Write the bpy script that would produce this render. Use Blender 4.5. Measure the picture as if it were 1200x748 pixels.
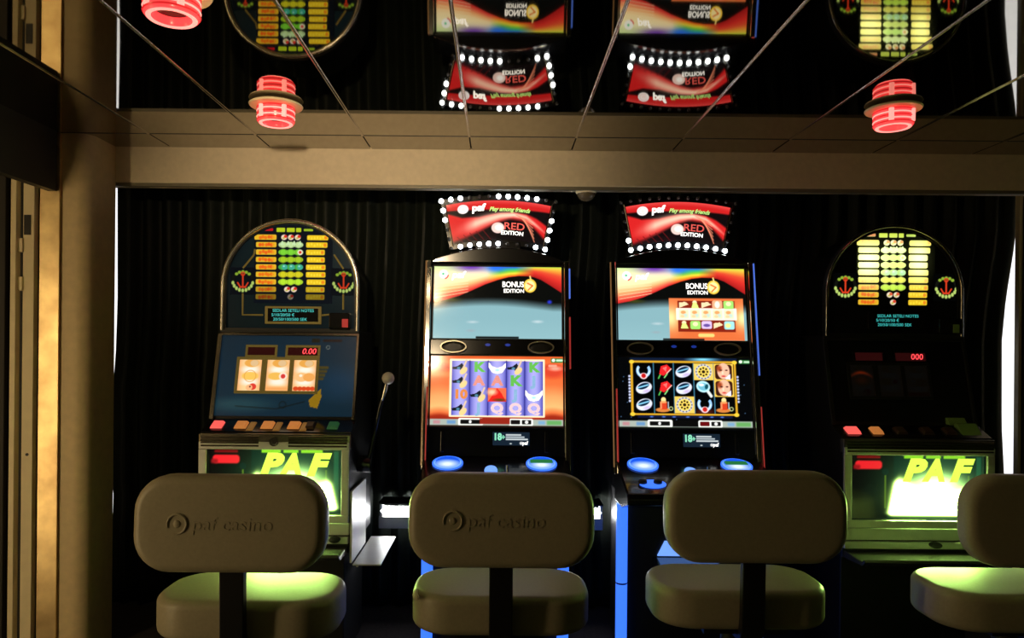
import bpy, math, random
import numpy as np
from mathutils import Vector
random.seed(4); rng = np.random.default_rng(7)
PI = math.pi
S = bpy.context.scene
for o in list(bpy.data.objects): bpy.data.objects.remove(o)
COL = S.collection

# ------------------------------------------------------------------ camera, world, light, exposure
FPX = 860.0
cam = bpy.data.cameras.new('camera'); cam.sensor_fit = 'HORIZONTAL'; cam.sensor_width = 36.0
cam.lens = 36.0 * FPX / 1200; cam.shift_x = 16 / 1200; cam.shift_y = 30 / 1200; cam.clip_start = 0.02
co = bpy.data.objects.new('camera', cam); COL.objects.link(co)
co.location = (0, 0, 1.3); co.rotation_euler = (PI / 2, math.radians(-0.52), 0)
S.camera = co
W = bpy.data.worlds.new('dim_room'); S.world = W; W.use_nodes = True
W.node_tree.nodes['Background'].inputs[0].default_value = (0.9, 0.8, 0.55, 1)
W.node_tree.nodes['Background'].inputs[1].default_value = 0.0015
S.view_settings.view_transform = 'Standard'; S.view_settings.look = 'None'
S.view_settings.exposure = 0.0; S.view_settings.gamma = 1.0; S.view_settings.use_curve_mapping = False
CORRIDOR = 15.0         # glow of the warm column lamp in the corridor on the left
SPOT_W = 68.0           # ceiling spotlight turned on the beam
TUBE = 34.0              # cool tube light behind the machines
EYE = 1.3; CEIL = 2.15; BEAM_Y = 3.207; BEAM_Z = 1.994

# ------------------------------------------------------------------ materials
def lin(c):
    c = np.asarray(c, float)
    return np.where(c <= 0.04045, c / 12.92, ((np.maximum(c, 0) + 0.055) / 1.055) ** 2.4)
MATS = {}
def mat(name, rgb=(0.5, 0.5, 0.5), rough=0.5, metal=0.0, emit=None, es=0.0, vary=0.08, scale=18.0, bump=0.0, coat=0.0, spec=None, sample=True, stretch=None):
    """procedural material: noise drives small changes of tone and gloss"""
    if name in MATS: return MATS[name]
    m = bpy.data.materials.new(name); m.use_nodes = True; nt = m.node_tree; b = nt.nodes['Principled BSDF']
    tc = nt.nodes.new('ShaderNodeTexCoord'); mp = nt.nodes.new('ShaderNodeMapping'); nz = nt.nodes.new('ShaderNodeTexNoise')
    nz.inputs['Scale'].default_value = scale; nz.inputs['Detail'].default_value = 4
    if stretch: mp.inputs['Scale'].default_value = stretch
    nt.links.new(tc.outputs['Object'], mp.inputs[0]); nt.links.new(mp.outputs[0], nz.inputs['Vector'])
    rp = nt.nodes.new('ShaderNodeValToRGB')
    a = [max(0, c * (1 - vary)) for c in rgb]; z = [min(1, c * (1 + vary)) for c in rgb]
    rp.color_ramp.elements[0].position = 0.3; rp.color_ramp.elements[1].position = 0.7
    rp.color_ramp.elements[0].color = (*a, 1); rp.color_ramp.elements[1].color = (*z, 1)
    nt.links.new(nz.outputs['Fac'], rp.inputs[0]); nt.links.new(rp.outputs[0], b.inputs['Base Color'])
    b.inputs['Roughness'].default_value = rough; b.inputs['Metallic'].default_value = metal
    b.inputs['Coat Weight'].default_value = coat
    if spec is not None: b.inputs['Specular IOR Level'].default_value = spec
    if emit is not None:
        b.inputs['Emission Color'].default_value = (*emit, 1); b.inputs['Emission Strength'].default_value = es
    if bump:
        bp = nt.nodes.new('ShaderNodeBump'); bp.inputs['Strength'].default_value = bump; bp.inputs['Distance'].default_value = 0.002
        nt.links.new(nz.outputs['Fac'], bp.inputs['Height']); nt.links.new(bp.outputs[0], b.inputs['Normal'])
    if not sample: m.cycles.emission_sampling = 'NONE'
    MATS[name] = m; return m

def screen_mat(name, es=1.0, sample=True, rough=0.12, base=0.004):
    if name in MATS: return MATS[name]
    m = bpy.data.materials.new(name); m.use_nodes = True; nt = m.node_tree; b = nt.nodes['Principled BSDF']
    at = nt.nodes.new('ShaderNodeAttribute'); at.attribute_name = 'Col'
    b.inputs['Base Color'].default_value = (base, base, base, 1); b.inputs['Roughness'].default_value = rough
    nt.links.new(at.outputs['Color'], b.inputs['Emission Color']); b.inputs['Emission Strength'].default_value = es
    if not sample: m.cycles.emission_sampling = 'NONE'
    MATS[name] = m; return m

def M(n): return MATS[n]
mat('mirror_panel', (0.34, 0.32, 0.27), 0.03, 1.0, vary=0.02)
mat('joint_chrome', (0.40, 0.38, 0.35), 0.2, 1.0, vary=0.05)
mat('beam_paint', (0.78, 0.66, 0.49), 0.6, vary=0.05, scale=40, bump=0.05)
mat('column_paint', (0.82, 0.63, 0.36), 0.55, vary=0.06, scale=30, bump=0.05)
mat('frame_cream', (0.92, 0.78, 0.50), 0.5, vary=0.05)
mat('dark_paint', (0.02, 0.017, 0.012), 0.6)
mat('header_paint', (0.018, 0.015, 0.011), 0.6)
mat('curtain_black', (0.012, 0.016, 0.012), 0.5, vary=0.2, scale=30, spec=0.2)
mat('carpet', (0.03, 0.022, 0.02), 0.95, vary=0.4, scale=60, bump=0.4)
mat('gloss_black', (0.008, 0.008, 0.009), 0.18, vary=0.1, coat=0.3)
mat('satin_black', (0.012, 0.012, 0.012), 0.4)
mat('chrome', (0.75, 0.73, 0.7), 0.12, 1.0, vary=0.04)
mat('arch_metal', (0.78, 0.73, 0.62), 0.26, 1.0, vary=0.04)
mat('arch_metal_shaded', (0.35, 0.34, 0.3), 0.1, 1.0, vary=0.04)  # arch metal darkened in colour to look dimly lit on the right machine
mat('ring_metal', (0.60, 0.56, 0.42), 0.3, 0.5)
mat('brushed', (0.36, 0.33, 0.26), 0.24, 1.0, vary=0.08, scale=30, stretch=(1, 1, 12))
mat('old_gold', (0.10, 0.075, 0.02), 0.4, 0.3)
mat('gold_print', (0.16, 0.12, 0.03), 0.4, emit=(0.075, 0.052, 0.010), es=0.9, sample=False)
mat('smoked_dome', (0.14, 0.11, 0.07), 0.15)
mat('rail_grey', (0.20, 0.18, 0.13), 0.4)
mat('tray_grey', (0.10, 0.10, 0.09), 0.25, 0.4)
mat('steel_panel', (0.68, 0.68, 0.65), 0.38, 0.3, vary=0.05)
mat('cream_vinyl', (0.42, 0.37, 0.25), 0.42, vary=0.05, scale=120, bump=0.12)
mat('foam', (0.7, 0.66, 0.42), 0.9, vary=0.2, scale=200, bump=0.3)
mat('stem_black', (0.01, 0.01, 0.01), 0.4)
mat('knob_white', (0.6, 0.55, 0.46), 0.25)
mat('bulb_lit', (1, 1, 1), 0.3, emit=(0.86, 0.93, 1.0), es=14)
mat('bulb_off', (0.06, 0.06, 0.065), 0.15)
mat('white_print', (0.8, 0.8, 0.8), 0.4, emit=(1, 0.97, 0.92), es=1.6, sample=False)
mat('lime_print', (0.3, 0.5, 0.1), 0.4, emit=(0.55, 0.9, 0.25), es=1.0, sample=False)
mat('red_print', (0.5, 0.05, 0.04), 0.4, emit=(0.9, 0.12, 0.1), es=0.9, sample=False)
mat('mint_print', (0.2, 0.5, 0.4), 0.4, emit=(0.3, 0.9, 0.6), es=0.9, sample=False)
mat('green_print', (0.1, 0.4, 0.1), 0.4, emit=(0.16, 0.62, 0.1), es=0.9, sample=False)
mat('pink_print', (0.5, 0.3, 0.3), 0.4, emit=(0.95, 0.35, 0.3), es=0.9, sample=False)
mat('sky_print', (0.2, 0.4, 0.6), 0.4, emit=(0.35, 0.62, 0.95), es=0.8, sample=False)
mat('orange_print', (0.5, 0.25, 0.1), 0.4, emit=(0.95, 0.3, 0.08), es=0.9, sample=False)
mat('led_red', (0.3, 0.02, 0.02), 0.4, emit=(1.0, 0.06, 0.07), es=1.6, sample=False)
mat('led_cyan', (0.05, 0.3, 0.3), 0.4, emit=(0.06, 0.62, 0.58), es=0.9, sample=False)
mat('led_window', (0.02, 0.006, 0.006), 0.2, emit=(0.05, 0.006, 0.006), es=0.4, sample=False)
mat('blue_tube', (0.05, 0.1, 0.4), 0.3, emit=(0.04, 0.17, 1.0), es=1.35)
mat('blue_core', (0.1, 0.2, 0.5), 0.3, emit=(0.17, 0.37, 1.0), es=1.15)
mat('blue_deep', (0.02, 0.03, 0.12), 0.3, emit=(0.02, 0.06, 0.5), es=0.5, sample=False)
mat('glint_blue', (0.05, 0.1, 0.4), 0.3, emit=(0.10, 0.22, 0.9), es=0.8, sample=False)  # glow standing in for blue reflections on the chrome rails
mat('glint_lamp_red', (0.2, 0.02, 0.02), 0.3, emit=(0.75, 0.06, 0.05), es=0.4, sample=False)  # painted red reflection on the rails; also the note acceptor's light
mat('glint_amber', (0.2, 0.12, 0.05), 0.3, emit=(0.32, 0.16, 0.06), es=0.5, sample=False)  # glow standing in for a warm reflection on the left rails
mat('lamp_red', (0.5, 0.03, 0.03), 0.25, emit=(1.0, 0.05, 0.05), es=1.5)
mat('lamp_deep', (0.4, 0.02, 0.02), 0.25, emit=(0.75, 0.02, 0.025), es=0.8)
mat('lamp_core', (0.8, 0.3, 0.3), 0.25, emit=(1.0, 0.26, 0.22), es=1.7)
mat('lamp_flange', (0.85, 0.68, 0.45), 0.45)
mat('tube_white', (1, 1, 1), 0.4, emit=(0.97, 0.98, 1.0), es=TUBE)
mat('gap_daylight', (0.9, 0.9, 0.9), 0.6, emit=(0.93, 0.95, 1.0), es=1.3)
mat('btn_red', (0.5, 0.05, 0.04), 0.3, emit=(1.0, 0.12, 0.1), es=1.0, sample=False)
mat('btn_amber', (0.4, 0.2, 0.06), 0.3, emit=(0.6, 0.2, 0.045), es=0.7, sample=False)
mat('btn_amber_dim', (0.3, 0.18, 0.06), 0.3, emit=(0.32, 0.14, 0.03), es=0.45, sample=False)
mat('btn_green', (0.03, 0.1, 0.04), 0.3, emit=(0.02, 0.09, 0.03), es=0.5, sample=False)
mat('btn_off', (0.07, 0.035, 0.02), 0.3)
mat('blue_glass', (0.01, 0.03, 0.06), 0.2)
mat('green_clear', (0.25, 0.42, 0.12), 0.15)
screen_mat('screen'); screen_mat('screen_soft', sample=False); screen_mat('panel_print', sample=False, rough=0.3)

# brass strip: stained metal
def brass():
    m = mat('brass_stained', (0.88, 0.60, 0.30), 0.4, 1.0, vary=0.3, scale=9, bump=0.15); nt = m.node_tree; b = nt.nodes['Principled BSDF']
    n2 = nt.nodes.new('ShaderNodeTexNoise'); n2.inputs['Scale'].default_value = 5; n2.inputs['Detail'].default_value = 6
    mr = nt.nodes.new('ShaderNodeMapRange'); mr.inputs[3].default_value = 0.30; mr.inputs[4].default_value = 0.50
    tc = nt.nodes.new('ShaderNodeTexCoord'); nt.links.new(tc.outputs['Object'], n2.inputs[0])
    nt.links.new(n2.outputs['Fac'], mr.inputs[0]); nt.links.new(mr.outputs[0], b.inputs['Roughness'])
brass()

# ------------------------------------------------------------------ builders
def link(name, me, m, parent=None, smooth=False, bevel=0.0, loc=None, kind=None):
    o = bpy.data.objects.new(name, me); COL.objects.link(o)
    if m is not None and len(me.materials) == 0: me.materials.append(MATS[m] if isinstance(m, str) else m)
    if parent is not None: o.parent = parent
    if smooth: me.polygons.foreach_set('use_smooth', np.ones(len(me.polygons), bool))
    if bevel:
        b = o.modifiers.new('bevel', 'BEVEL'); b.width = bevel; b.segments = 2; b.limit_method = 'ANGLE'; b.angle_limit = 0.7
    if loc is not None: o.location = loc
    if kind: o['kind'] = kind
    return o
def thing(name, label, cat, loc, rz=0.0, group=None):
    e = bpy.data.objects.new(name, None); COL.objects.link(e); e.empty_display_size = 0.1
    e.location = loc; e.rotation_euler = (0, 0, rz); tag(e, label, cat, group); return e
def tag(o, label, cat, group=None):
    o['label'] = label; o['category'] = cat
    if group: o['group'] = group
    return o
def struct(o, label=None):
    o['kind'] = 'structure'
    if label: o['label'] = label
    return o

class MB:
    def __init__(s): s.v = []; s.f = []
    def add(s, vs, fs):
        n = len(s.v); s.v += [tuple(map(float, p)) for p in vs]; s.f += [tuple(i + n for i in f) for f in fs]; return s
    def box(s, x0, x1, y0, y1, z0, z1):
        vs = [(x, y, z) for z in (z0, z1) for y in (y0, y1) for x in (x0, x1)]
        return s.add(vs, [(0, 2, 3, 1), (4, 5, 7, 6), (0, 1, 5, 4), (2, 6, 7, 3), (0, 4, 6, 2), (1, 3, 7, 5)])
    def prism_x(s, prof, x0, x1):      # profile in (y, z), extruded along x
        n = len(prof); vs = [(x0, y, z) for y, z in prof] + [(x1, y, z) for y, z in prof]
        fs = [tuple(range(n)), tuple(range(2 * n - 1, n - 1, -1))] + [(i, i + n, (i + 1) % n + n, (i + 1) % n) for i in range(n)]
        return s.add(vs, fs)
    def prism_y(s, prof, y0, y1, hole=None):      # outline in (x, z), extruded along y; optional hole of equal count
        n = len(prof)
        if hole is None:
            vs = [(x, y0, z) for x, z in prof] + [(x, y1, z) for x, z in prof]
            fs = [tuple(range(n)), tuple(range(2 * n - 1, n - 1, -1))] + [(i, i + n, (i + 1) % n + n, (i + 1) % n) for i in range(n)]
            return s.add(vs, fs)
        vs = []
        for y in (y0, y1):
            vs += [(x, y, z) for x, z in prof] + [(x, y, z) for x, z in hole]
        fs = []
        for i in range(n):
            j = (i + 1) % n
            fs += [(i, j, n + j, n + i), (2 * n + i, 3 * n + i, 3 * n + j, 2 * n + j), (i, 2 * n + i, 2 * n + j, j), (n + i, n + j, 3 * n + j, 3 * n + i)]
        return s.add(vs, fs)
    def tube(s, path, r, n=10, cap=True):
        P = [Vector(p) for p in path]; rs = r if isinstance(r, (list, tuple)) else [r] * len(P); base = len(s.v); ref = None
        for i, p in enumerate(P):
            d = (P[min(i + 1, len(P) - 1)] - P[max(i - 1, 0)]).normalized()
            if ref is None: ref = Vector((0, 1, 0)) if abs(d.y) < 0.9 else Vector((1, 0, 0))
            a = (ref - d * ref.dot(d)).normalized(); b = d.cross(a); ref = a
            for k in range(n):
                t = 2 * PI * k / n; q = p + a * (math.cos(t) * rs[i]) + b * (math.sin(t) * rs[i]); s.v.append(tuple(q))
        for i in range(len(P) - 1):
            for k in range(n):
                k2 = (k + 1) % n; s.f.append((base + i * n + k, base + i * n + k2, base + (i + 1) * n + k2, base + (i + 1) * n + k))
        if cap:
            s.f.append(tuple(base + k for k in range(n))[::-1]); s.f.append(tuple(base + (len(P) - 1) * n + k for k in range(n)))
        return s
    def lathe(s, prof, c=(0, 0, 0), n=32):   # (r, z) around the vertical axis
        base = len(s.v)
        for r, z in prof:
            for k in range(n):
                t = 2 * PI * k / n; s.v.append((c[0] + r * math.cos(t), c[1] + r * math.sin(t), c[2] + z))
        for i in range(len(prof) - 1):
            for k in range(n):
                k2 = (k + 1) % n; s.f.append((base + i * n + k, base + i * n + k2, base + (i + 1) * n + k2, base + (i + 1) * n + k))
        return s
    def ball(s, c, r, n=14, sq=(1, 1, 1)):
        prof = [(math.sin(PI * i / 8), -math.cos(PI * i / 8)) for i in range(9)]
        base = len(s.v); s.lathe(prof, n=n)
        s.v[base:] = [(c[0] + x * r * sq[0], c[1] + y * r * sq[1], c[2] + z * r * sq[2]) for x, y, z in s.v[base:]]
        return s
    def disc_on(s, F, cx, cy, rx, ry, h, n=28, lift=0.0, dome=0.0):
        """raised disc on a frame F(u, v, w) = point; u, v in metres in the plane, w outwards"""
        base = len(s.v); rings = [(1.0, lift), (1.0, h * 0.7), (0.93, h), (0.6, h + dome * 0.7), (0.0, h + dome)]
        for k, w in rings:
            for i in range(n):
                t = 2 * PI * i / n; s.v.append(tuple(F(cx + rx * k * math.cos(t), cy + ry * k * math.sin(t), w)))
        for j in range(len(rings) - 1):
            for i in range(n):
                i2 = (i + 1) % n; s.f.append((base + j * n + i, base + j * n + i2, base + (j + 1) * n + i2, base + (j + 1) * n + i))
        return s
    def slab_on(s, F, u0, u1, v0, v1, h, lift=0.0, inset=0.0, skew=0.0):
        vs = [F(u + (skew if v == v1 else 0), v, lift) for v in (v0, v1) for u in (u0, u1)]
        i = inset
        vs += [F(u, v, h) for (u, v) in ((u0 + i, v0 + i), (u1 - i, v0 + i), (u0 + i + skew, v1 - i), (u1 - i + skew, v1 - i))]
        return s.add(vs, [(0, 2, 3, 1), (4, 5, 7, 6), (0, 1, 5, 4), (2, 6, 7, 3), (0, 4, 6, 2), (1, 3, 7, 5)])
    def ring_on(s, F, cx, cy, rx, ry, w, h, n=30):
        base = len(s.v)
        for k, z in ((1, 0), (1, h), (0, h), (0, 0)):
            for i in range(n):
                t = 2 * PI * i / n; a = rx - (0 if k else w); b = ry - (0 if k else w)
                s.v.append(tuple(F(cx + a * math.cos(t), cy + b * math.sin(t), z)))
        for j in range(3):
            for i in range(n):
                i2 = (i + 1) % n; s.f.append((base + j * n + i, base + j * n + i2, base + (j + 1) * n + i2, base + (j + 1) * n + i))
        return s
    def frame_on(s, F, u0, u1, v0, v1, b, h):
        s.slab_on(F, u0 - b, u1 + b, v1, v1 + b, h); s.slab_on(F, u0 - b, u1 + b, v0 - b, v0, h)
        s.slab_on(F, u0 - b, u0, v0, v1, h); s.slab_on(F, u1, u1 + b, v0, v1, h); return s
    def build(s, name, m, parent=None, smooth=False, bevel=0.0, loc=None, kind=None):
        me = bpy.data.meshes.new(name); me.from_pydata(s.v, [], s.f); me.update()
        import bmesh
        bm = bmesh.new(); bm.from_mesh(me); bmesh.ops.recalc_face_normals(bm, faces=bm.faces); bm.to_mesh(me); bm.free()
        o = link(name, me, m, parent, smooth, bevel, loc, kind)
        if smooth and not bevel:
            try: me.set_sharp_from_angle(angle=0.75)
            except Exception: pass
        return o

def frame(O, U, V):
    """local frame on a flat face: u right, v up, w outwards"""
    O, U, V = Vector(O), Vector(U).normalized(), Vector(V).normalized(); N = U.cross(V)
    return lambda u, v, w=0.0: O + U * u + V * v + N * w

# ------------------------------------------------------------------ painter for screens and printed panels (drawn in code)
class Canvas:
    def __init__(s, w, h, k=1.5, bg=(0, 0, 0)):
        s.w, s.h = w, h; s.nx, s.ny = int(w * k), int(h * k)
        s.X, s.Y = np.meshgrid(np.linspace(0, w, s.nx), np.linspace(0, h, s.ny))
        s.c = np.zeros((s.ny, s.nx, 3)) + np.array(bg, float); s.g = np.zeros_like(s.c); s.k = k
    def put(s, a, col):
        a = np.clip(a, 0, 1)[..., None]; s.c = s.c * (1 - a) + np.asarray(col, float) * a
    def sdf(s, d, col, soft=0.8): s.put(0.5 - d / soft, col)
    def rect(s, x0, y0, x1, y1, col, r=0.0, soft=0.7):
        cx, cy = (x0 + x1) / 2, (y0 + y1) / 2; qx = abs(s.X - cx) - (x1 - x0) / 2 + r; qy = abs(s.Y - cy) - (y1 - y0) / 2 + r
        s.sdf(np.hypot(np.maximum(qx, 0), np.maximum(qy, 0)) + np.minimum(np.maximum(qx, qy), 0) - r, col, soft)
    def ell(s, cx, cy, rx, ry, col, rot=0.0, soft=0.8):
        c, n = math.cos(rot), math.sin(rot); x = (s.X - cx) * c + (s.Y - cy) * n; y = -(s.X - cx) * n + (s.Y - cy) * c
        s.sdf((np.hypot(x / rx, y / ry) - 1) * min(rx, ry), col, soft)
    def ring(s, cx, cy, r, w, col, a0=None, a1=None):
        d = abs(np.hypot(s.X - cx, s.Y - cy) - r) - w / 2
        if a0 is not None:
            an = np.degrees(np.arctan2(cy - s.Y, s.X - cx)) % 360
            d = np.where((an >= a0) & (an <= a1), d, 9)
        s.sdf(d, col)
    def line(s, x0, y0, x1, y1, w, col):
        dx, dy = x1 - x0, y1 - y0; t = np.clip(((s.X - x0) * dx + (s.Y - y0) * dy) / (dx * dx + dy * dy + 1e-9), 0, 1)
        s.sdf(np.hypot(s.X - x0 - t * dx, s.Y - y0 - t * dy) - w / 2, col)
    def poly(s, pts, col):
        ins = np.zeros_like(s.X, bool); n = len(pts)
        for i in range(n):
            (x0, y0), (x1, y1) = pts[i], pts[(i + 1) % n]
            if y0 == y1: continue
            ins ^= ((y0 > s.Y) != (y1 > s.Y)) & (s.X < (x1 - x0) * (s.Y - y0) / (y1 - y0) + x0)
        s.put(ins * 1.0, col)
    def glow(s, cx, cy, rx, ry, col, p=1.0):
        s.g += np.exp(-(((s.X - cx) / rx) ** 2 + ((s.Y - cy) / ry) ** 2) ** p)[..., None] * np.asarray(col, float)
    def linear(s, gain=1.0): return lin(s.c) * gain + s.g

def canvas_mesh(name, cv, P, parent, m='screen', gain=1.0, keep=None):
    A = cv.linear(gain); ny, nx = cv.ny, cv.nx
    s, t = np.meshgrid(np.linspace(0, 1, nx), np.linspace(0, 1, ny))
    co_ = P(s, t).reshape(-1, 3); idx = np.arange(nx * ny).reshape(ny, nx)
    q = np.stack([idx[1:, :-1], idx[1:, 1:], idx[:-1, 1:], idx[:-1, :-1]], -1).reshape(-1, 4)
    if keep is not None: q = q[keep(co_)[q].all(1)]
    me = bpy.data.meshes.new(name); me.vertices.add(nx * ny); me.vertices.foreach_set('co', co_.astype(np.float32).ravel())
    me.loops.add(q.size); me.loops.foreach_set('vertex_index', q.ravel().astype(np.int32))
    me.polygons.add(len(q)); me.polygons.foreach_set('loop_start', np.arange(0, q.size, 4, dtype=np.int32))
    me.update(calc_edges=True)
    at = me.color_attributes.new('Col', 'FLOAT_COLOR', 'POINT')
    rgba = np.ones((nx * ny, 4), np.float32); rgba[:, :3] = A.reshape(-1, 3); at.data.foreach_set('color', rgba.ravel())
    return link(name, me, m, parent)
def planeP(tl, tr, br, bl):
    tl, tr, br, bl = [np.array(p, float) for p in (tl, tr, br, bl)]
    def P(s, t):
        s = np.asarray(s)[..., None]; t = np.asarray(t)[..., None]
        return (tl * (1 - s) + tr * s) * (1 - t) + (bl * (1 - s) + br * s) * t
    return P
_tc = {}
def text2d(txt, size, shear=0.0, bold=0.0, sx=1.0):
    """flat lettering from the built-in font: vertices centred on (0, 0), y up"""
    key = (txt, shear, bold)
    if key not in _tc:
        cu = bpy.data.curves.new('t', 'FONT'); cu.body = txt; cu.align_x = 'CENTER'; cu.align_y = 'CENTER'; cu.shear = shear; cu.offset = bold; cu.resolution_u = 3
        ob = bpy.data.objects.new('t', cu); me = bpy.data.meshes.new_from_object(ob)
        V = np.array([v.co[:] for v in me.vertices]); F = [tuple(p.vertices) for p in me.polygons]
        bpy.data.objects.remove(ob); bpy.data.curves.remove(cu); bpy.data.meshes.remove(me); _tc[key] = (V, F)
    V, F = _tc[key]; V = V.copy() * size; V[:, 0] *= sx; return V, F
def lettering(name, items, P, wh, parent, m, lift=0.0025):
    """items: (text, x, y, size, options) in the panel's drawing units"""
    for it in items:
        mb = MB(); txt, x, y, size = it[:4]; op = it[4] if len(it) > 4 else {}
        V, F = text2d(txt, size, op.get('shear', 0), op.get('bold', 0), op.get('sx', 1.0))
        pts = P((V[:, 0] + x) / wh[0], (y - V[:, 1]) / wh[1]); pts = pts - np.array([0, lift, 0])
        mb.add(pts, F); mb.build(name, m, parent)

# ------------------------------------------------------------------ setting: ceiling, beam, walls, floor
XL, XR = -1.80, 2.74
fl = struct(MB().box(-4.2, 3.2, -1.9, 3.9, -0.05, 0).build('floor', 'carpet'), 'dark carpet floor')
JX = [-0.126 + 0.437 * k for k in range(-6, 8)]
ceil = struct(MB().box(-4.2, 3.2, -1.9, BEAM_Y + 0.2, CEIL + 0.012, CEIL + 0.06).build('ceiling', 'dark_paint'), 'mirror panelled ceiling with slim metal joints')
x0, x1 = JX[0], JX[1]
long_m = MB().box(0.003, 0.434, -1.85, 2.996, 0, 0.012); edge_m = MB().box(0.003, 0.434, 3.004, BEAM_Y - 0.001, 0, 0.012)
pa = long_m.build('mirror_panel', 'mirror_panel', ceil, loc=(JX[0], 0, CEIL)); pb = edge_m.build('mirror_panel', 'mirror_panel', ceil, loc=(JX[0], 0, CEIL))
for x in JX[1:]:
    for p in (pa, pb):
        c = p.copy(); COL.objects.link(c); c.location = (x, 0, CEIL)
def half_round(r=0.006, n=7): return [(r * math.cos(PI + PI * i / (n - 1)), 0.8 * r * math.sin(PI + PI * i / (n - 1))) for i in range(n)]
js = MB().prism_y([(a, b) for a, b in half_round()], -1.85, 3.0).build('joint_strip', 'joint_chrome', ceil, smooth=True, loc=(JX[0], 0, CEIL + 0.001))
for x in JX[1:]:
    c = js.copy(); COL.objects.link(c); c.location = (x, 0, CEIL + 0.001)
MB().box(-1.9, 3.1, 2.996, 3.004, -0.002, 0.004).build('joint_strip', 'satin_black', ceil, loc=(0, 0, CEIL + 0.001))
beam = struct(MB().box(-1.78, 3.1, BEAM_Y, BEAM_Y + 0.12, BEAM_Z, CEIL + 0.01).build('trim_1', 'beam_paint', bevel=0.004), 'beige painted beam across the top of the machine niche')
MB().box(-1.7, 3.05, BEAM_Y + 0.004, BEAM_Y + 0.02, BEAM_Z - 0.014, BEAM_Z).build('edge_rail', 'rail_grey', beam)
struct(MB().box(-2.1, 3.2, BEAM_Y + 0.12, 3.95, CEIL, CEIL + 0.05).build('ceiling_niche', 'dark_paint'), 'dark ceiling of the machine niche')
struct(MB().box(-2.1, 3.2, 3.86, 3.95, 0, CEIL).build('wall_back', 'dark_paint'), 'dark back wall behind the curtain')
struct(MB().box(XR, XR + 0.1, 3.3, 3.86, 0, CEIL).build('wall_right', 'column_paint'), 'brown end wall at the right edge')
struct(MB().box(3.1, 3.2, -1.9, 3.05, 0, CEIL).build('wall_right_room', 'dark_paint'), 'dark side wall of the room')
struct(MB().box(-4.2, 3.2, -2.0, -1.9, 0, CEIL).build('wall_front', 'dark_paint'), 'dark wall opposite the machines')
struct(MB().box(-4.3, -4.2, -1.9, 3.9, 0, CEIL).build('wall_corridor', 'column_paint'), 'corridor wall')
pst = struct(MB().box(2.522, 2.62, 3.53, 3.57, 0, CEIL).build('trim_3', 'satin_black'), 'slim dark post at the right end of the curtain')
MB().box(2.506, 2.5215, 3.535, 3.565, 0, CEIL).build('edge_bead', 'frame_cream', pst)
# rounded wall end (pilaster) left of the niche
prof = [(-1.81, 3.0), (-1.74, 3.0)]
for i in range(1, 13):
    a = -PI / 2 + (PI / 2) * i / 12; prof.append((-1.74 + 0.06 * math.cos(a), 3.06 + 0.06 * math.sin(a)))
prof += [(-1.68, 3.21), (-1.956, 3.40), (-1.956, 3.86), (-2.1, 3.86), (-2.1, 3.0)]
pil = MB(); n = len(prof)
pil.add([(x, y, 0) for x, y in prof] + [(x, y, CEIL) for x, y in prof], [tuple(range(n)), tuple(range(2 * n - 1, n - 1, -1))] + [(i, (i + 1) % n, (i + 1) % n + n, i + n) for i in range(n)])
struct(pil.build('wall_left', 'column_paint', smooth=True), 'rounded brown wall end left of the niche')
br = struct(MB().box(-.038, .038, -.008, .008, 0, CEIL - .002).build('trim_2', 'brass_stained', bevel=0.001, loc=(-1.829, 2.990, 0)), 'stained brass strip beside the door frame')
br.rotation_euler = (0, 0, math.radians(6))
# door frame stepping towards the viewer
dr = MB().box(-2.3, -1.868, 2.99, 3.03, 0, CEIL - .002).build('door_1', 'dark_paint'); struct(dr, 'cream door frame with brass strip at the left edge')
MB().box(-1.918, -1.873, 2.955, 2.985, 0, CEIL - .002).build('jamb', 'frame_cream', dr, bevel=0.002)
MB().box(-1.952, -1.930, 2.93, 2.96, 0, CEIL - .002).build('stop_bead', 'frame_cream', dr, bevel=0.002)
MB().box(-2.2, -1.972, 2.93, 2.955, 0, CEIL - .002).build('door_leaf', 'header_paint', dr, bevel=0.003)
MB().box(-1.912, -1.886, 2.951, 2.956, 1.725, 1.805).build('strike_plate', 'satin_black', dr)
MB().box(-1.930, -1.915, 2.945, 2.99, 1.655, 1.71).build('hinge', 'frame_cream', dr)
MB().box(-1.930, -1.915, 2.945, 2.99, 1.50, 1.555).build('hinge', 'frame_cream', dr)
sc = MB(); sc.tube([(-1.893, 2.957, 0.84), (-1.893, 2.952, 0.84)], 0.006, 10); sc.build('screw_hole', 'satin_black', dr)
MB().box(-1.835, -1.80, 2.1, 2.98, 1.907, CEIL).build('header', 'header_paint', dr)

# ------------------------------------------------------------------ curtain, windows behind its gaps
def edge_r(z): return float(np.interp(z, [0, .67, .92, 1.34, 1.55, 1.68, 1.85, 2.15], [2.52, 2.50, 2.485, 2.482, 2.50, 2.52, 2.545, 2.55]))
def edge_l(z): return float(np.interp(z, [0, .44, .47, .53, .56, 1.13, 1.18, 1.5, 2.15], [-1.9, -1.9, -1.886, -1.886, -1.9, -1.9, -1.888, -1.880, -1.886]))
cu = MB(); nx, nz = 420, 24; vs = []
for j in range(nz + 1):
    z = 0.01 + (CEIL - 0.02) * j / nz; a, b = edge_l(z), edge_r(z)
    for i in range(nx + 1):
        s = i / nx; x = a + (b - a) * s; ph = s * 2 * PI * 46 + 0.6 * math.sin(s * 37) + 0.15 * math.sin(z * 2 + s * 50)
        amp = 0.022 * min(1, s * 60, (1 - s) * 60); vs.append((x, 3.62 + amp * math.sin(ph), z))
fs = [(j * (nx + 1) + i, j * (nx + 1) + i + 1, (j + 1) * (nx + 1) + i + 1, (j + 1) * (nx + 1) + i) for j in range(nz) for i in range(nx)]
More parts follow.
